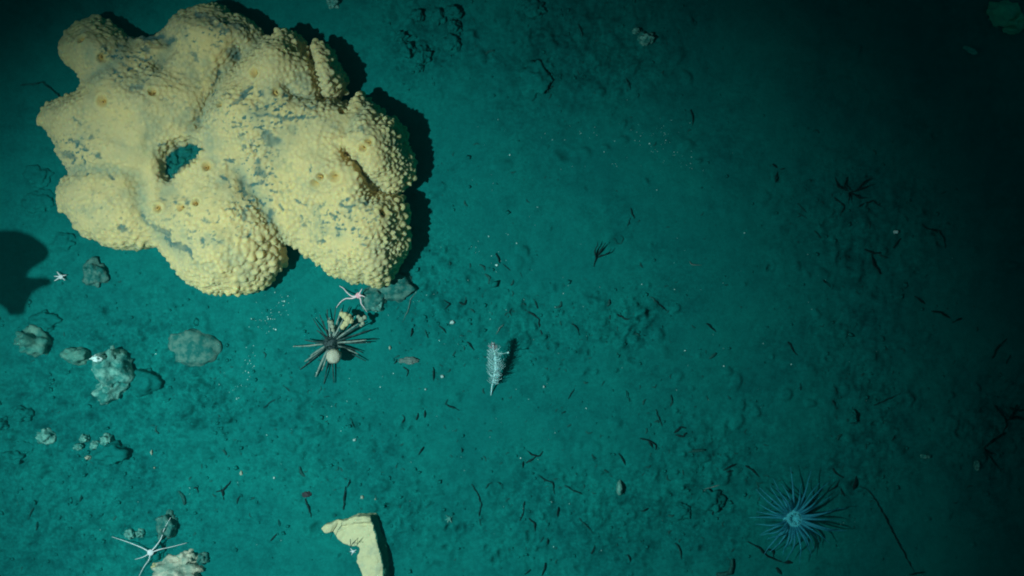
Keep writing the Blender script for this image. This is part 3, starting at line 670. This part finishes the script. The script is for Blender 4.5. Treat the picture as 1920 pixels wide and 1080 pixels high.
growth('sponge_tuft', 677, 599, .040, 5.5, M_frag_t, 'tan ragged scrap right of the yellow tuft with a black shadow', 'sponge', [(0, 0, 0, 1), (7, -4, 1, .75), (-5, -5, 0, .65), (3, 7, -2, .7), (-1, 11, -4, .5)], 8)

# ------------------------------------------------------------------ stars
def star(name, root_px, zc, disc_r, arms, label, cat, m_arm, m_disc, r0, group=None):
    b = G(*root_px); c = P(*root_px, zc)
    root = empty(name, (c.x, c.y, b.z), label, cat, group)
    obj('disc', MB().blob(c, (disc_r, disc_r, disc_r * .5), 3, .12, 2.2, root_px[0]), m_disc, root)
    for pts in arms:
        L = []; n = len(pts)
        for i, (px, py, z) in enumerate(pts):
            g = G(px, py); L.append(P(px, py, max(z, g.z + .0015)))
        rr = [r0 * (1 - .72 * i / (n - 1)) for i in range(n)]
        mb = MB().tube(L, rr, 8, 6)
        obj('arm', mb, m_arm, root)
q6 = lambda X, Y, z: (480 + X / 3.6, 500 + Y / 3.6, z)
star('brittle_star', (672, 554), .026, .0055, [[q6(688,196,.026),q6(650,200,.024),q6(615,175,.014),q6(590,146,.006),q6(563,130,.004)],[q6(688,198,.026),q6(650,213,.022),q6(605,216,.010),q6(570,240,.006),q6(543,276,.003)],
     [q6(695,200,.026),q6(706,222,.024),q6(712,252,.02),q6(735,282,.014),q6(748,306,.008)],[q6(695,190,.027),q6(703,172,.03),q6(716,149,.034)],[q6(697,196,.027),q6(715,196,.031),q6(735,205,.033)]],
     'pinkish white brittle star with wavy arms between the sponge and the urchin', 'brittle star', M_star_pink, M_star_disc, .0017, 'brittle stars')
q7 = lambda X, Y, z: (X / 3.6, 780 + Y / 3.6, z)
star('brittle_star', (282, 1036), 0.026, .0058, [[q7(1012,920,.026),q7(960,890,.024),q7(860,850,.018),q7(755,815,.004)],[q7(1018,915,.026),q7(1050,880,.026),q7(1085,830,.026),q7(1110,760,.028),q7(1152,685,.028)],
     [q7(1020,922,.026),q7(1080,900,.024),q7(1150,885,.014),q7(1260,857,.006)],[q7(1010,926,.026),q7(970,950,.018),q7(910,968,.008)],[q7(1014,930,.026),q7(1005,970,.020),q7(970,1020,.008),q7(935,1088,.004)]],
     'white brittle star with long thin arms at the lower left', 'brittle star', M_star, M_star, .00125, 'brittle stars')
q3 = lambda X, Y, z: (X / 3.6, 280 + Y / 3.6, z)
star('starfish', (114, 519), .008, .0042, [[q3(410,858,.008),q3(398,842,.006),q3(385,826,.004)],[q3(412,858,.008),q3(430,852,.006),q3(449,848,.004)],[q3(412,862,.008),q3(426,872,.006),q3(438,884,.004)],[q3(408,862,.008),q3(390,874,.006),q3(368,887,.004)],[q3(408,858,.008),q3(390,858,.006),q3(366,857,.004)]],
     'tiny white five armed star on the silt beside the broad dark shadow', 'starfish', M_star, M_star, .0022)
star('starfish', (842, 972), .007, .0035, [[(842,972,.007),(836,966,.004)],[(842,972,.007),(849,968,.004)],[(842,972,.007),(847,980,.004)],[(842,972,.007),(839,980,.004)],[(842,972,.007),(834,975,.004)]],
     'faint whitish tiny star alone right of the yellow slab', 'starfish', M_rock_pale, M_rock_pale, .0018)
star('starfish', (662, 1034), .040, .0025, [[(662,1034,.04),(657,1028,.036)],[(662,1034,.04),(668,1031,.040)],[(662,1034,.04),(659,1041,.034)],[(662,1034,.04),(667,1036,.036)],[(662,1034,.04),(656,1034,.034)]],
     'tiny white star at the notch of the yellow slab', 'starfish', M_star, M_star, .0014)

# ------------------------------------------------------------------ sea pen
def build_pen():
    b = G(921, 741); root = empty('sea_pen', b, 'pale feathery sea pen leaning up with a dark shadow beside it', 'sea pen')
    ax = [P(920.5, 741, b.z), P(923, 722, b.z + .016), P(928, 700, b.z + .034), P(930, 676, b.z + .050), P(926, 655, b.z + .066), P(924, 643, b.z + .074)]
    obj('stalk', MB().tube(ax, [.0010, .0015, .0026, .0028, .0022, .0008], 8, 5), M_pen, root)
    mb = MB(); mt = MB(); r = random.Random(5)
    for i in range(430):
        t = r.uniform(.22, .98); s = t * (len(ax) - 1); k = min(int(s), len(ax) - 2); p = ax[k].lerp(ax[k + 1], s - k)
        d = (ax[k + 1] - ax[k]).normalized(); a = r.uniform(0, 2 * math.pi); u = d.orthogonal().normalized(); w = d.cross(u)
        L = .0145 * (math.sin(min(1, (t - .1) / .8) * math.pi) ** .6 * .8 + .25) * r.uniform(.35, 1.25)
        out = (u * math.cos(a) + w * math.sin(a)) * L; tip = p + out + d * L * .75
        (mt if t > .80 else mb).tube([p, p + out * .55 + d * L * .25, tip], [.00045, .0004, .00025], 5, 2)
    obj('plume', mb, M_pen, root); obj('tip_plume', mt, M_pen_pink, root)
    e = ax[4] - Vector((0, .004, .004)); f = MB().tube([e, P(940, 663, e.z + .004), P(952, 661, e.z + .002)], [.0006, .0005, .0005], 6, 4).blob(P(953, 661, e.z + .002), (.002,) * 3, 2, .1)
    obj('side_tentacle', f, M_pen, root)
build_pen()

# ------------------------------------------------------------------ tube anemone
def build_anemone():
    px, py = 1488, 972; b = G(px, py); c = P(px, py, b.z + .034)
    root = empty('tube_anemone', b, 'blue green tube anemone with long thin tentacles spread in a ring', 'anemone')
    obj('tube', MB().lathe((b.x * .5 + c.x * .5, b.y * .5 + c.y * .5, b.z - .012), (0, 0, 1), [(.012, 0), (.0115, .015), (.0125, .030), (.0135, .041)], 18, .12), M_tube, root)
    obj('oral_disc', MB().lathe(c, (0, 0, 1), [(.0135, -.006), (.019, -.001), (.0195, .002), (.014, .0045), (.006, .003), (.0015, .0005)], 28, .22), M_anem, root)
    r = random.Random(9); N = 36
    m = MB()
    for i in range(26):
        a = r.uniform(0, 6.28); s = c + Vector((math.cos(a), math.sin(a), 0)) * .004
        m.tube([s, s + Vector((math.cos(a) * .004, math.sin(a) * .004, .006)), s + Vector((math.cos(a) * .007, math.sin(a) * .007, .007))], [.0013, .001, .0006], 5, 3)
    obj('mouth_tentacles', m, M_anem, root)
    for i in range(N):
        a = 2 * math.pi * i / N + r.uniform(-.07, .07); L = r.uniform(.048, .080) * (1.0 + .10 * math.cos(a - .1)); up = r.uniform(.002, .030); cur = r.uniform(-.13, .13)
        pts = []; rad = []
        for k in range(6):
            t = k / 5; aa = a + cur * t * t; rr = .0135 + L * t
            pts.append(c + Vector((math.cos(aa) * rr, math.sin(aa) * rr, up * math.sin(min(1, t * 1.25) * math.pi * .8) - .014 * t * t)))
            rad.append(.0031 * (1 - .86 * t ** .85))
        for k in range(6):
            g = gz(pts[k].x, pts[k].y) + .002
            if pts[k].z < g: pts[k].z = g
        obj('tentacle', MB().tube(pts, rad, 6, 4), M_tent, root)
build_anemone()

# ------------------------------------------------------------------ twigs and worm tubes, each traced where it lies; many stand for lip shadows
A = lambda pts: [(880 + x * .3009, 560 + y * .3009) for x, y in pts]
B = lambda pts: [(880 + x * .3009, 300 + y * .3009) for x, y in pts]
C4 = lambda pts: [(1400 + x * .3009, 300 + y * .3009) for x, y in pts]
C6 = lambda pts: [(1400 + x * .3009, 560 + y * .3009) for x, y in pts]
E = lambda pts: [(1360 + x * .3009, 755 + y * .3009) for x, y in pts]
S7 = lambda pts: [(880 + x / 3.6, 780 + y / 3.6) for x, y in pts]
S8 = lambda pts: [(480 + x / 3.6, 780 + y / 3.6) for x, y in pts]
S6 = lambda pts: [(480 + x / 3.6, 500 + y / 3.6) for x, y in pts]
Lw = lambda pts: [(x / 3.6, 780 + y / 3.6) for x, y in pts]
GT = 'dark twigs and worm tubes on the seabed'
TW = [
 (A([(350,70),(400,100),(435,130),(435,180)]),2.2,'thick dark bent twig up and right of the sea pen shadow'),
 (A([(395,0),(415,30),(425,60)]),1.7,'short dark twig above the thick bent twig near the sea pen'),
 (A([(260,60),(250,85),(265,105)]),1.6,'small dark hooked twig above the sea pen'),
 (A([(165,225),(190,185),(215,155)]),1.9,'straight grey stick standing just above the sea pen tip','p'),
 (A([(448,196),(465,240)]),2.2,'stubby dark twig below the thick bent twig'),
 (A([(640,155),(670,180),(685,210)]),1.2,'thin curved twig right of the thick bent twig'),
 ([A([(930,100),(970,125),(1010,135),(1020,165),(1000,205)]),A([(940,115),(915,90)]),A([(970,125),(975,105)])],1.9,'knotty dark twig with lumps in the middle right of the sea pen'),
 (A([(1480,155),(1505,180),(1540,205)]),1.3,'thin straight twig below right of the middle of the picture'),
 (A([(1150,5),(1180,35),(1230,75)]),1.2,'faint thin twig right of the knotty dark twig'),
 (A([(615,625),(655,560)]),1.0,'thin straight needle slanting below right of the sea pen'),
 (A([(1160,690),(1180,740),(1205,800)]),1.4,'thin dark wavy twig above the dark loop'),
 ([A([(1280,835),(1320,800),(1352,806)]),A([(1285,850),(1330,862),(1350,835)])],2.4,'thick dark looped tube above the bottom right middle'),
 ([A([(1065,870),(1120,885),(1160,910),(1162,945)]),A([(1120,885),(1140,930)])],1.9,'crumbly dark twig left of the dark looped tube'),
 (A([(930,965),(955,1000),(972,1038)]),1.5,'clean dark curved twig alone in the lower middle'),
 ([A([(360,950),(385,972),(430,980),(457,953)]),A([(332,1052),(336,1015)]),A([(430,980),(380,1005),(350,1025)])],1.9,'dark three ended twig with upturned ends in the lower middle'),
 (A([(820,545),(840,515)]),1.2,'tiny dark tick with a pale fleck right of the sea pen'),
 (A([(978,570),(985,610),(1000,640)]),1.0,'faint upright curved twig below right of the knotty twig'),
 (A([(575,715),(605,700)]),1.2,'tiny dark dash below the sea pen on its right'),
 (A([(1255,600),(1262,640),(1252,665)]),1.6,'blurred dark upright twig above the dark looped tube','s'),
 ([B([(778,665),(782,635),(790,610),(784,570),(802,512)]),B([(792,605),(815,570),(850,518)]),B([(790,612),(840,592),(872,575),(886,550)])],1.9,'forked dark branch with three prongs near the picture centre','',16),
 (B([(1005,300),(1015,335),(1030,365)]),1.3,'short dark twig above right of the forked branch'),
 (B([(985,410),(1005,360)]),1.0,'thin needle crossing below the short dark twig above the forked branch'),
 (B([(1372,630),(1385,650),(1415,654),(1450,655)]),1.1,'pale lying stick with a dark elbow right of the forked branch','p'),
 (B([(165,580),(178,610),(188,642)]),1.2,'thin twig left of the forked branch near white specks'),
 (B([(215,650),(255,690)]),1.2,'thin slanting twig under the white specks left of the forked branch'),
 (B([(905,490),(918,515),(945,520),(960,490),(945,468)]),1.1,'dim ring shaped tube right above the forked branch','s'),  # tube standing in for the rim of a ring burrow
 (B([(316,700),(326,730)]),1.0,'tiny dark tick below left of the forked branch'),
 ([C4([(162,25),(190,50)]),C4([(205,60),(238,55)]),C4([(194,75),(180,105),(182,142)])],1.7,'dark three pronged tick in the dim right part'),
 ([C4([(555,108),(572,165),(640,195)]),C4([(628,108),(612,165),(630,195)]),C4([(640,200),(700,185),(782,152)]),C4([(690,190),(722,145),(772,118)]),C4([(640,200),(640,235),(634,272)]),C4([(640,200),(700,235),(735,240)])],2.1,'dark spreading bush of twigs in the dim right part','',14),
 (C4([(548,232),(610,290),(580,350)]),1.7,'dark bent twig below the spreading bush'),
 (C4([(700,292),(740,265),(790,255),(842,292)]),1.7,'arched dark twig right below the spreading bush'),
 (C4([(320,268),(345,300),(372,328)]),1.5,'blurred dark twig left of the spreading bush','s'),
 (C4([(420,440),(465,490)]),1.5,'blurred dark dash below the spreading bush on its left','s'),
 (C4([(912,550),(940,512),(962,490)]),2.0,'dark slanting twig under the bright chip in the dim right part'),
 ([C4([(735,555),(790,585),(850,580)]),C4([(780,590),(795,650),(835,712)])],2.2,'dark crumbled twig left below the bright chip'),
 (C4([(1095,400),(1130,430),(1200,440),(1230,490),(1238,545)]),1.9,'long dark curved twig right of the bright chip'),
 (C4([(475,745),(525,795)]),1.0,'thin faint twig in the dim right part below the dashes'),
 (C4([(1045,848),(1110,897)]),1.9,'short thick dark twig above the long dark pair on the right'),
 ([C4([(1155,942),(1210,950),(1272,990)]),C4([(1282,1012),(1337,988)])],2.1,'dark pair of twigs end to end on the dim right'),
 (C6([(260,270),(290,320),(316,350)]),1.5,'clean dark twig alone right of the middle'),
 (C6([(795,663),(880,625),(962,590)]),1.4,'thin straight rod slanting up in the dim lower right'),
 (C6([(330,528),(336,572)]),1.2,'short upright tick above the anemone on its left'),
 (C6([(540,545),(568,592)]),1.6,'dark stub above the anemone','s'),
 (C6([(530,635),(560,682)]),1.9,'dark crumbled stub over the anemone, lower of two','s'),
 (C6([(1530,370),(1560,310),(1622,250)]),2.4,'thick dark stick near the right edge, slanting'),
 (C6([(1645,350),(1618,405)]),1.8,'dim short stick right of the thick slanting stick'),
 ([C6([(1545,660),(1570,695),(1595,722),(1625,760)]),C6([(1610,735),(1622,800),(1600,835)]),C6([(1620,760),(1680,740),(1745,755)]),C6([(1640,680),(1690,700),(1740,690)]),C6([(1625,760),(1660,720),(1690,660)])],2.8,'dark tangled branch cluster at the right edge','',18),
 (C6([(1612,838),(1540,880),(1482,930),(1515,960),(1572,972)]),2.8,'thick dark curled branch below the tangled cluster at the right edge'),
 (C6([(1480,935),(1530,1000),(1570,1060)]),1.6,'thin dark strand trailing from the curled branch at the right edge'),
 (C6([(905,880),(928,850)]),1.2,'tiny dark tick in the dim lower right'),
 (E([(840,520),(885,545),(940,610),(1000,720),(1060,840),(1120,950),(1190,1075)]),1.5,'very long thin dark whip running to the bottom edge right of the anemone'),
 ([E([(140,865),(210,905),(245,945),(300,975),(372,1000)]),E([(245,945),(262,912),(295,925),(300,970)])],1.7,'long dark crooked twig with a loop under the anemone'),
 (E([(366,1000),(395,996),(420,1002)]),4.0,'black stubby knob at the end of the crooked twig under the anemone'),
 (E([(322,1028),(350,1068)]),3.2,'black stubby peg at the bottom edge under the anemone'),
 (E([(655,385),(690,440),(742,470)]),1.8,'dark curved twig at the upper right of the anemone'),
 (E([(815,458),(812,490),(798,545)]),3.0,'thick dark upright stub right above the anemone'),
 ([E([(640,555),(690,522),(712,480)]),E([(715,535),(752,585)])],1.7,'dark forked twig at the right of the anemone tentacles'),
 (E([(125,388),(180,428),(212,462)]),1.9,'dark beaded twig at the upper left of the anemone'),
 (E([(-15,422),(25,400),(68,380)]),1.9,'upper dark twig of a parallel pair left of the anemone'),
 (E([(0,436),(52,425)]),1.9,'lower dark twig of a parallel pair left of the anemone'),
 (E([(1150,1070),(1242,1055)]),2.0,'dark stick at the foot of the long whip by the bottom edge'),
 (S7([(110,492),(130,462),(152,450)]),1.4,'left dark arc of a pair of arcs right of the yellow slab'),
 (S7([(190,445),(215,462),(227,492)]),1.1,'right thin arc of a pair of arcs right of the yellow slab'),
 ([S7([(15,460),(60,530),(82,605),(65,660),(78,738)]),S7([(62,525),(70,580)])],1.3,'long thin zigzag twig right of the yellow slab'),
 (S7([(370,578),(366,650),(345,705)]),1.8,'dark upright twig in the bottom middle, left of the knobbed one'),
 (S7([(405,690),(440,720),(446,778)]),2.0,'dark bent twig with a white fleck in the bottom middle'),
 (S7([(465,400),(510,432),(560,450),(576,530)]),1.3,'long thin bent twig under the three ended twig'),
 (S7([(600,615),(596,682)]),1.8,'short thick upright twig in the bottom middle'),
 (S7([(640,465),(690,500),(765,530)]),1.5,'crooked twig left of the upright shell blade','s'),
 ([S7([(1580,500),(1625,518),(1690,510)]),S7([(1590,492),(1640,480),(1692,464)])],1.6,'grey split twig with two prongs left of the anemone','p'),
 (S7([(1662,515),(1672,575),(1640,665)]),2.4,'dark curved rim twig below the grey split twig'),  # dark tube standing in for the shadow of a burrow lip
 (S7([(1172,642),(1206,620)]),2.0,'dark stub on the low ring near the bottom right middle'),
 (S7([(825,928),(846,872)]),1.8,'dark slanting twig with a white chip near the bottom edge'),
 (S7([(745,688),(790,742),(832,785)]),1.7,'dark ragged twig above the bottom edge, middle','s'),
 (S7([(480,852),(503,818)]),1.8,'left of two small dark ticks near the bottom edge'),
 (S7([(524,872),(531,828)]),1.6,'right of two small dark ticks near the bottom edge'),
 (S7([(1068,935),(1090,992)]),1.8,'dark tick at the bottom edge below the shell blade'),
 (S7([(512,990),(505,1030),(488,1080)]),1.4,'thin upright twig cut by the bottom edge'),
 (S7([(372,1070),(412,1038)]),2.6,'thick dark stub cut by the bottom edge'),
 (S7([(1390,858),(1420,900),(1432,965)]),1.8,'blurred dark curve left below the anemone','s'),
 (S8([(330,560),(350,612),(372,682)]),2.0,'dark jointed twig above left of the yellow slab'),  # dark tube standing in for a shaded crevice
 (S8([(606,478),(596,560),(590,632)]),2.1,'dark knotty upright twig touching the top of the yellow slab'),
 (S8([(100,838),(120,812),(142,788)]),1.7,'dark slanted twig left of the yellow slab'),
 (S8([(150,700),(160,745)]),1.1,'thin tick above the slanted twig left of the slab'),
 (S8([(635,15),(650,50),(665,75)]),1.7,'dark crooked twig between urchin and yellow slab','s'),
 (S8([(1132,208),(1115,230),(1100,262)]),1.6,'dark slanted twig alone below the sea pen on its left'),
 (S8([(632,430),(618,482)]),1.5,'thin dark twig above the knotty upright twig'),
 (S8([(1385,210),(1392,250)]),1.2,'faint upright tick between slab and sea pen','s'),
 ([S8([(632,895),(655,860),(692,820)]),S8([(660,855),(690,860)])],.9,'thin forked twig lying on top of the yellow slab','',3,.046),
 (S8([(548,722),(512,800),(498,838)]),.9,'thin dark twig across the left arm of the yellow slab','',3,.030),
 (S8([(635,830),(638,880)]),.8,'tiny upright twig on the yellow slab','',3,.046),
 (S6([(48,952),(100,915),(162,880)]),1.2,'thin straight twig below left of the urchin'),
 (S6([(180,800),(240,850),(298,888),(312,918)]),1.5,'dark curved twig below left of the urchin, above the straight one'),
 (S6([(990,372),(1020,310),(1045,215),(1085,165)]),1.0,'long thin filament right of the brown stones','p'),
 (S6([(1372,240),(1400,255),(1422,225)]),2.2,'dark hooked twig right of the brown stones'),
 (S6([(1268,292),(1306,252),(1270,228)]),1.3,'thin angular twig right of the filament'),
 (S6([(1425,508),(1450,535),(1472,562)]),1.6,'dark short twig left above the sea pen'),
 (S6([(1240,400),(1262,420),(1282,446)]),1.1,'thin faint twig right of the urchin'),
 (S6([(1194,680),(1200,730),(1196,766)]),2.2,'thick dark upright peg between urchin and sea pen'),
 (S6([(995,675),(1025,700),(1015,742)]),1.3,'thin dark hook between urchin and the upright peg'),
 (S6([(930,655),(952,625)]),1.5,'small dark tick left of the pinkish crust'),
 ([S6([(1278,930),(1290,898)]),S6([(1278,930),(1320,948),(1372,970)])],1.4,'dark elbow twig below left of the sea pen'),
 (S6([(985,1050),(1006,1020),(985,998)]),1.7,'dark hook below the urchin on its right'),
 (S6([(1082,1032),(1092,985)]),1.7,'left of two dark upright ticks below the peg'),
 (S6([(1140,1018),(1140,968)]),1.6,'right of two dark upright ticks below the peg'),
 (S6([(448,882),(492,874)]),1.5,'small dark dash below the urchin'),
 (S6([(1052,415),(1045,468)]),1.5,'dark upright dash right of the urchin spines'),
 (S6([(1135,425),(1160,480)]),1.5,'blurred dark twig right of the upright dash by the urchin','s'),
 (S6([(1050,372),(1062,345)]),1.0,'tiny tick beside the long thin filament'),
 (Lw([(1300,490),(1325,485),(1342,522)]),1.8,'dark curl in the lower left, left of the dark cross'),
 ([Lw([(1462,510),(1500,505),(1560,440)]),Lw([(1488,470),(1500,510),(1512,565)])],1.8,'dark cross shaped twig left of the yellow slab, higher up'),
 (Lw([(1600,592),(1606,560),(1625,535)]),1.6,'dark crescent right of the dark cross'),
 (Lw([(225,620),(205,660),(188,705)]),1.8,'dim slanted twig near the lower left edge','s'),
 (Lw([(545,535),(540,585)]),1.8,'dim upright tick in the lower left','s'),
 (Lw([(255,715),(245,772)]),1.6,'dim upright twig near the lower left edge, lower one','s'),
 ([(1497,400),(1512,408)],1.0,'faint tiny tick left of the spreading bush','s'),
 ([(1295,205),(1299,222),(1298,235)],1.2,'faint upright tick among the pale specks in the dim top'),
 ([(1172,142),(1182,168)],1.3,'faint slanted twig in the dark rough area at the top','s'),
 ([(1085,45),(1092,70)],1.6,'dim tick in the dark rough area at the top','s'),
 ([(40,160),(80,155),(125,190)],2.0,'dim dark stick left of the upper lobe of the sponge','s'),
]
def twig(lines, w, label, kind='', lift=5, z0=None):
    if not isinstance(lines[0], list): lines = [lines]
    mb = MB(); r = random.Random(label); b = G(*lines[0][0])
    if z0 is not None: b = P(*lines[0][0], b.z + z0)
    lift = lift * r.uniform(.3, 1.5) if lift == 5 else lift
    for li, ln in enumerate(lines):
        # resample so that no twig is a perfect curve
        pts = []
        for i in range(len(ln) - 1):
            (x0, y0), (x1, y1) = ln[i], ln[i + 1]; n = max(1, int(math.hypot(x1 - x0, y1 - y0) / 5))
            for k in range(n): t = k / n; pts.append((x0 + (x1 - x0) * t, y0 + (y1 - y0) * t))
        pts.append(ln[-1]); L = []; R = []; N = len(pts); ph = r.uniform(0, 9); bumpf = r.uniform(.5, 1.1)
        for i, (px, py) in enumerate(pts):
            t = i / max(1, N - 1); up = (.1 + lift * (.75 * math.sin(math.pi * (t * .8 + .15))) + 1.2 * mnoise.noise(Vector((i * .6, ph + 11, li)))) * .001
            if lift > 10: up = (.3 + lift * t) * .001
            jx = 2.0 * mnoise.noise(Vector((i * .75, ph, li))); jy = 2.0 * mnoise.noise(Vector((i * .55, ph + 5, li)))
            L.append(P(px + jx, py + jy, b.z + up) if z0 is not None else G(px + jx, py + jy, up))
            R.append(w * .00085 * max(.22, .30 + .62 * math.sin(math.pi * min(1, t * .86 + .10)) + 1.0 * bumpf * mnoise.noise(Vector((i * .8, ph + 3, li)))))
        mb.tube(L, R, 7, 2)
        for k in range(N // 3):
            if r.random() < .45:
                j = r.randrange(N); d = Vector((r.uniform(-1, 1), r.uniform(-1, 1), r.uniform(-.1, .5))) * .001 * r.uniform(2, 5.5)
                mb.tube([L[j], L[j] + d * .6, L[j] + d + Vector((0, 0, -.001))], [R[j] * .6, R[j] * .5, R[j] * .25], 5, 2)
    m = {'': M_twig, 'p': M_twig_pale, 's': M_twig_silt}[kind]
    o = obj('twig', mb, m, base=b); tag(o, label, 'twig', GT)
for t in TW: twig(*t)

# ------------------------------------------------------------------ uncountable grit and crumbs
def scatter(name, kind_seed, spots, m, size, shard):
    r = random.Random(kind_seed); mb = MB()
    for (px, py, sx, sy, n) in spots:
        for _ in range(n):
            x, y = r.gauss(px, sx), r.gauss(py, sy)
            if not (-60 < x < 1980 and -60 < y < 1140): continue
            s = size * r.lognormvariate(0, .45 if shard else .62) * .001; g = G(x, y, s * .25); a = r.uniform(0, 6.28)
            if shard:
                c, sn = math.cos(a), math.sin(a); e = r.uniform(.45, 1)
                vs = [g + Vector((c * s, sn * s, r.uniform(-.3, .5) * s)), g + Vector((-sn * s * e, c * s * e, r.uniform(-.3, .5) * s)), g + Vector((-c * s, -sn * s, r.uniform(-.3, .5) * s)), g + Vector((sn * s * e, -c * s * e, r.uniform(-.3, .5) * s)), g + Vector((0, 0, s * .7)), g - Vector((0, 0, s * .5))]
                mb.add(vs, [(0, 1, 4), (1, 2, 4), (2, 3, 4), (3, 0, 4), (1, 0, 5), (2, 1, 5), (3, 2, 5), (0, 3, 5)])
            else:
                L = s * r.uniform(2, 5); d = Vector((math.cos(a), math.sin(a), r.uniform(-.15, .35))); k = Vector((-d.y, d.x, 0)) * r.uniform(-.4, .4)
                mb.tube([g - d * L * .5, g + k * L, g + d * L * .5], [s * .4, s * .6, s * .3], 5, 2)
    o = obj(name, mb, m); return tag(o, kind='stuff')
scatter('shell_grit', 1, [(520,570,16,14,26),(500,600,14,16,22),(470,650,5,20,20),(462,680,5,20,18),(445,735,7,9,30),(905,470,12,10,8),(935,492,10,10,8),(1240,255,34,16,34),(1260,290,36,14,26),(1110,240,60,24,14),
    (1170,310,60,10,10),(930,290,30,60,10),(960,660,160,90,20),(700,830,200,120,22),(1000,870,160,110,24),(450,850,160,130,14),(1150,540,200,120,22),(1330,640,140,110,12),(850,520,80,60,12),(640,740,90,60,10),(980,480,60,70,10),(1580,980,8,6,5),(1500,600,200,200,14),(350,420,380,200,0)],
    mat('shell_grit', (.65, .85, .82), (.35, .65, .6), 300), .9, True)
scatter('debris', 2, [(820,570,60,60,60),(1010,620,70,45,50),(1170,600,60,50,45),(940,640,120,80,60),(1120,970,190,70,170),(640,880,90,80,80),(560,730,70,50,40),(1290,830,80,60,50),(1380,920,80,60,40),(1600,780,60,110,60),(1600,400,80,70,40),
    (1860,820,50,80,50),(1090,110,120,70,80),(130,800,130,130,110),(390,740,45,50,30),(1000,760,250,120,120),(1200,430,160,110,50),(1560,900,50,40,30),(330,900,150,100,40),(1760,560,100,120,40),(880,330,60,90,30),(960,540,600,330,160)],
    mat('dark_debris', (.008, .05, .048), (.01, .10, .09), 200), .95, False)

scatter('silt_crumbs', 3, [(q[0], q[1], q[2] * .75, q[3] * .75, int(55 * q[4] + q[2] * q[3] / 350)) for q in ROUGH] + [(960, 700, 520, 230, 260), (330, 760, 200, 190, 160)], M_seabed, 2.3, True)
# ------------------------------------------------------------------ the sea water itself
def build_haze():
    bm = bmesh.new(); bmesh.ops.create_cube(bm, size=1.0)
    for v in bm.verts: v.co = Vector((v.co.x * 18, v.co.y * 18, -1.2 if v.co.z < 0 else 2.6))
    me = bpy.data.meshes.new('haze'); bm.to_mesh(me); bm.free(); o = bpy.data.objects.new('haze', me); COL.objects.link(o)
    m = bpy.data.materials.new('sea_water'); m.use_nodes = True; nt = m.node_tree; nt.nodes.remove(nt.nodes['Principled BSDF'])
    v = nt.nodes.new('ShaderNodeVolumePrincipled'); v.inputs['Color'].default_value = (.05, .8, .8, 1); v.inputs['Density'].default_value = HAZE; v.inputs['Anisotropy'].default_value = .5
    nt.links.new(v.outputs['Volume'], nt.nodes['Material Output'].inputs['Volume']); me.materials.append(m); tag(o, kind='stuff')
HAZE = 0.085
build_haze()
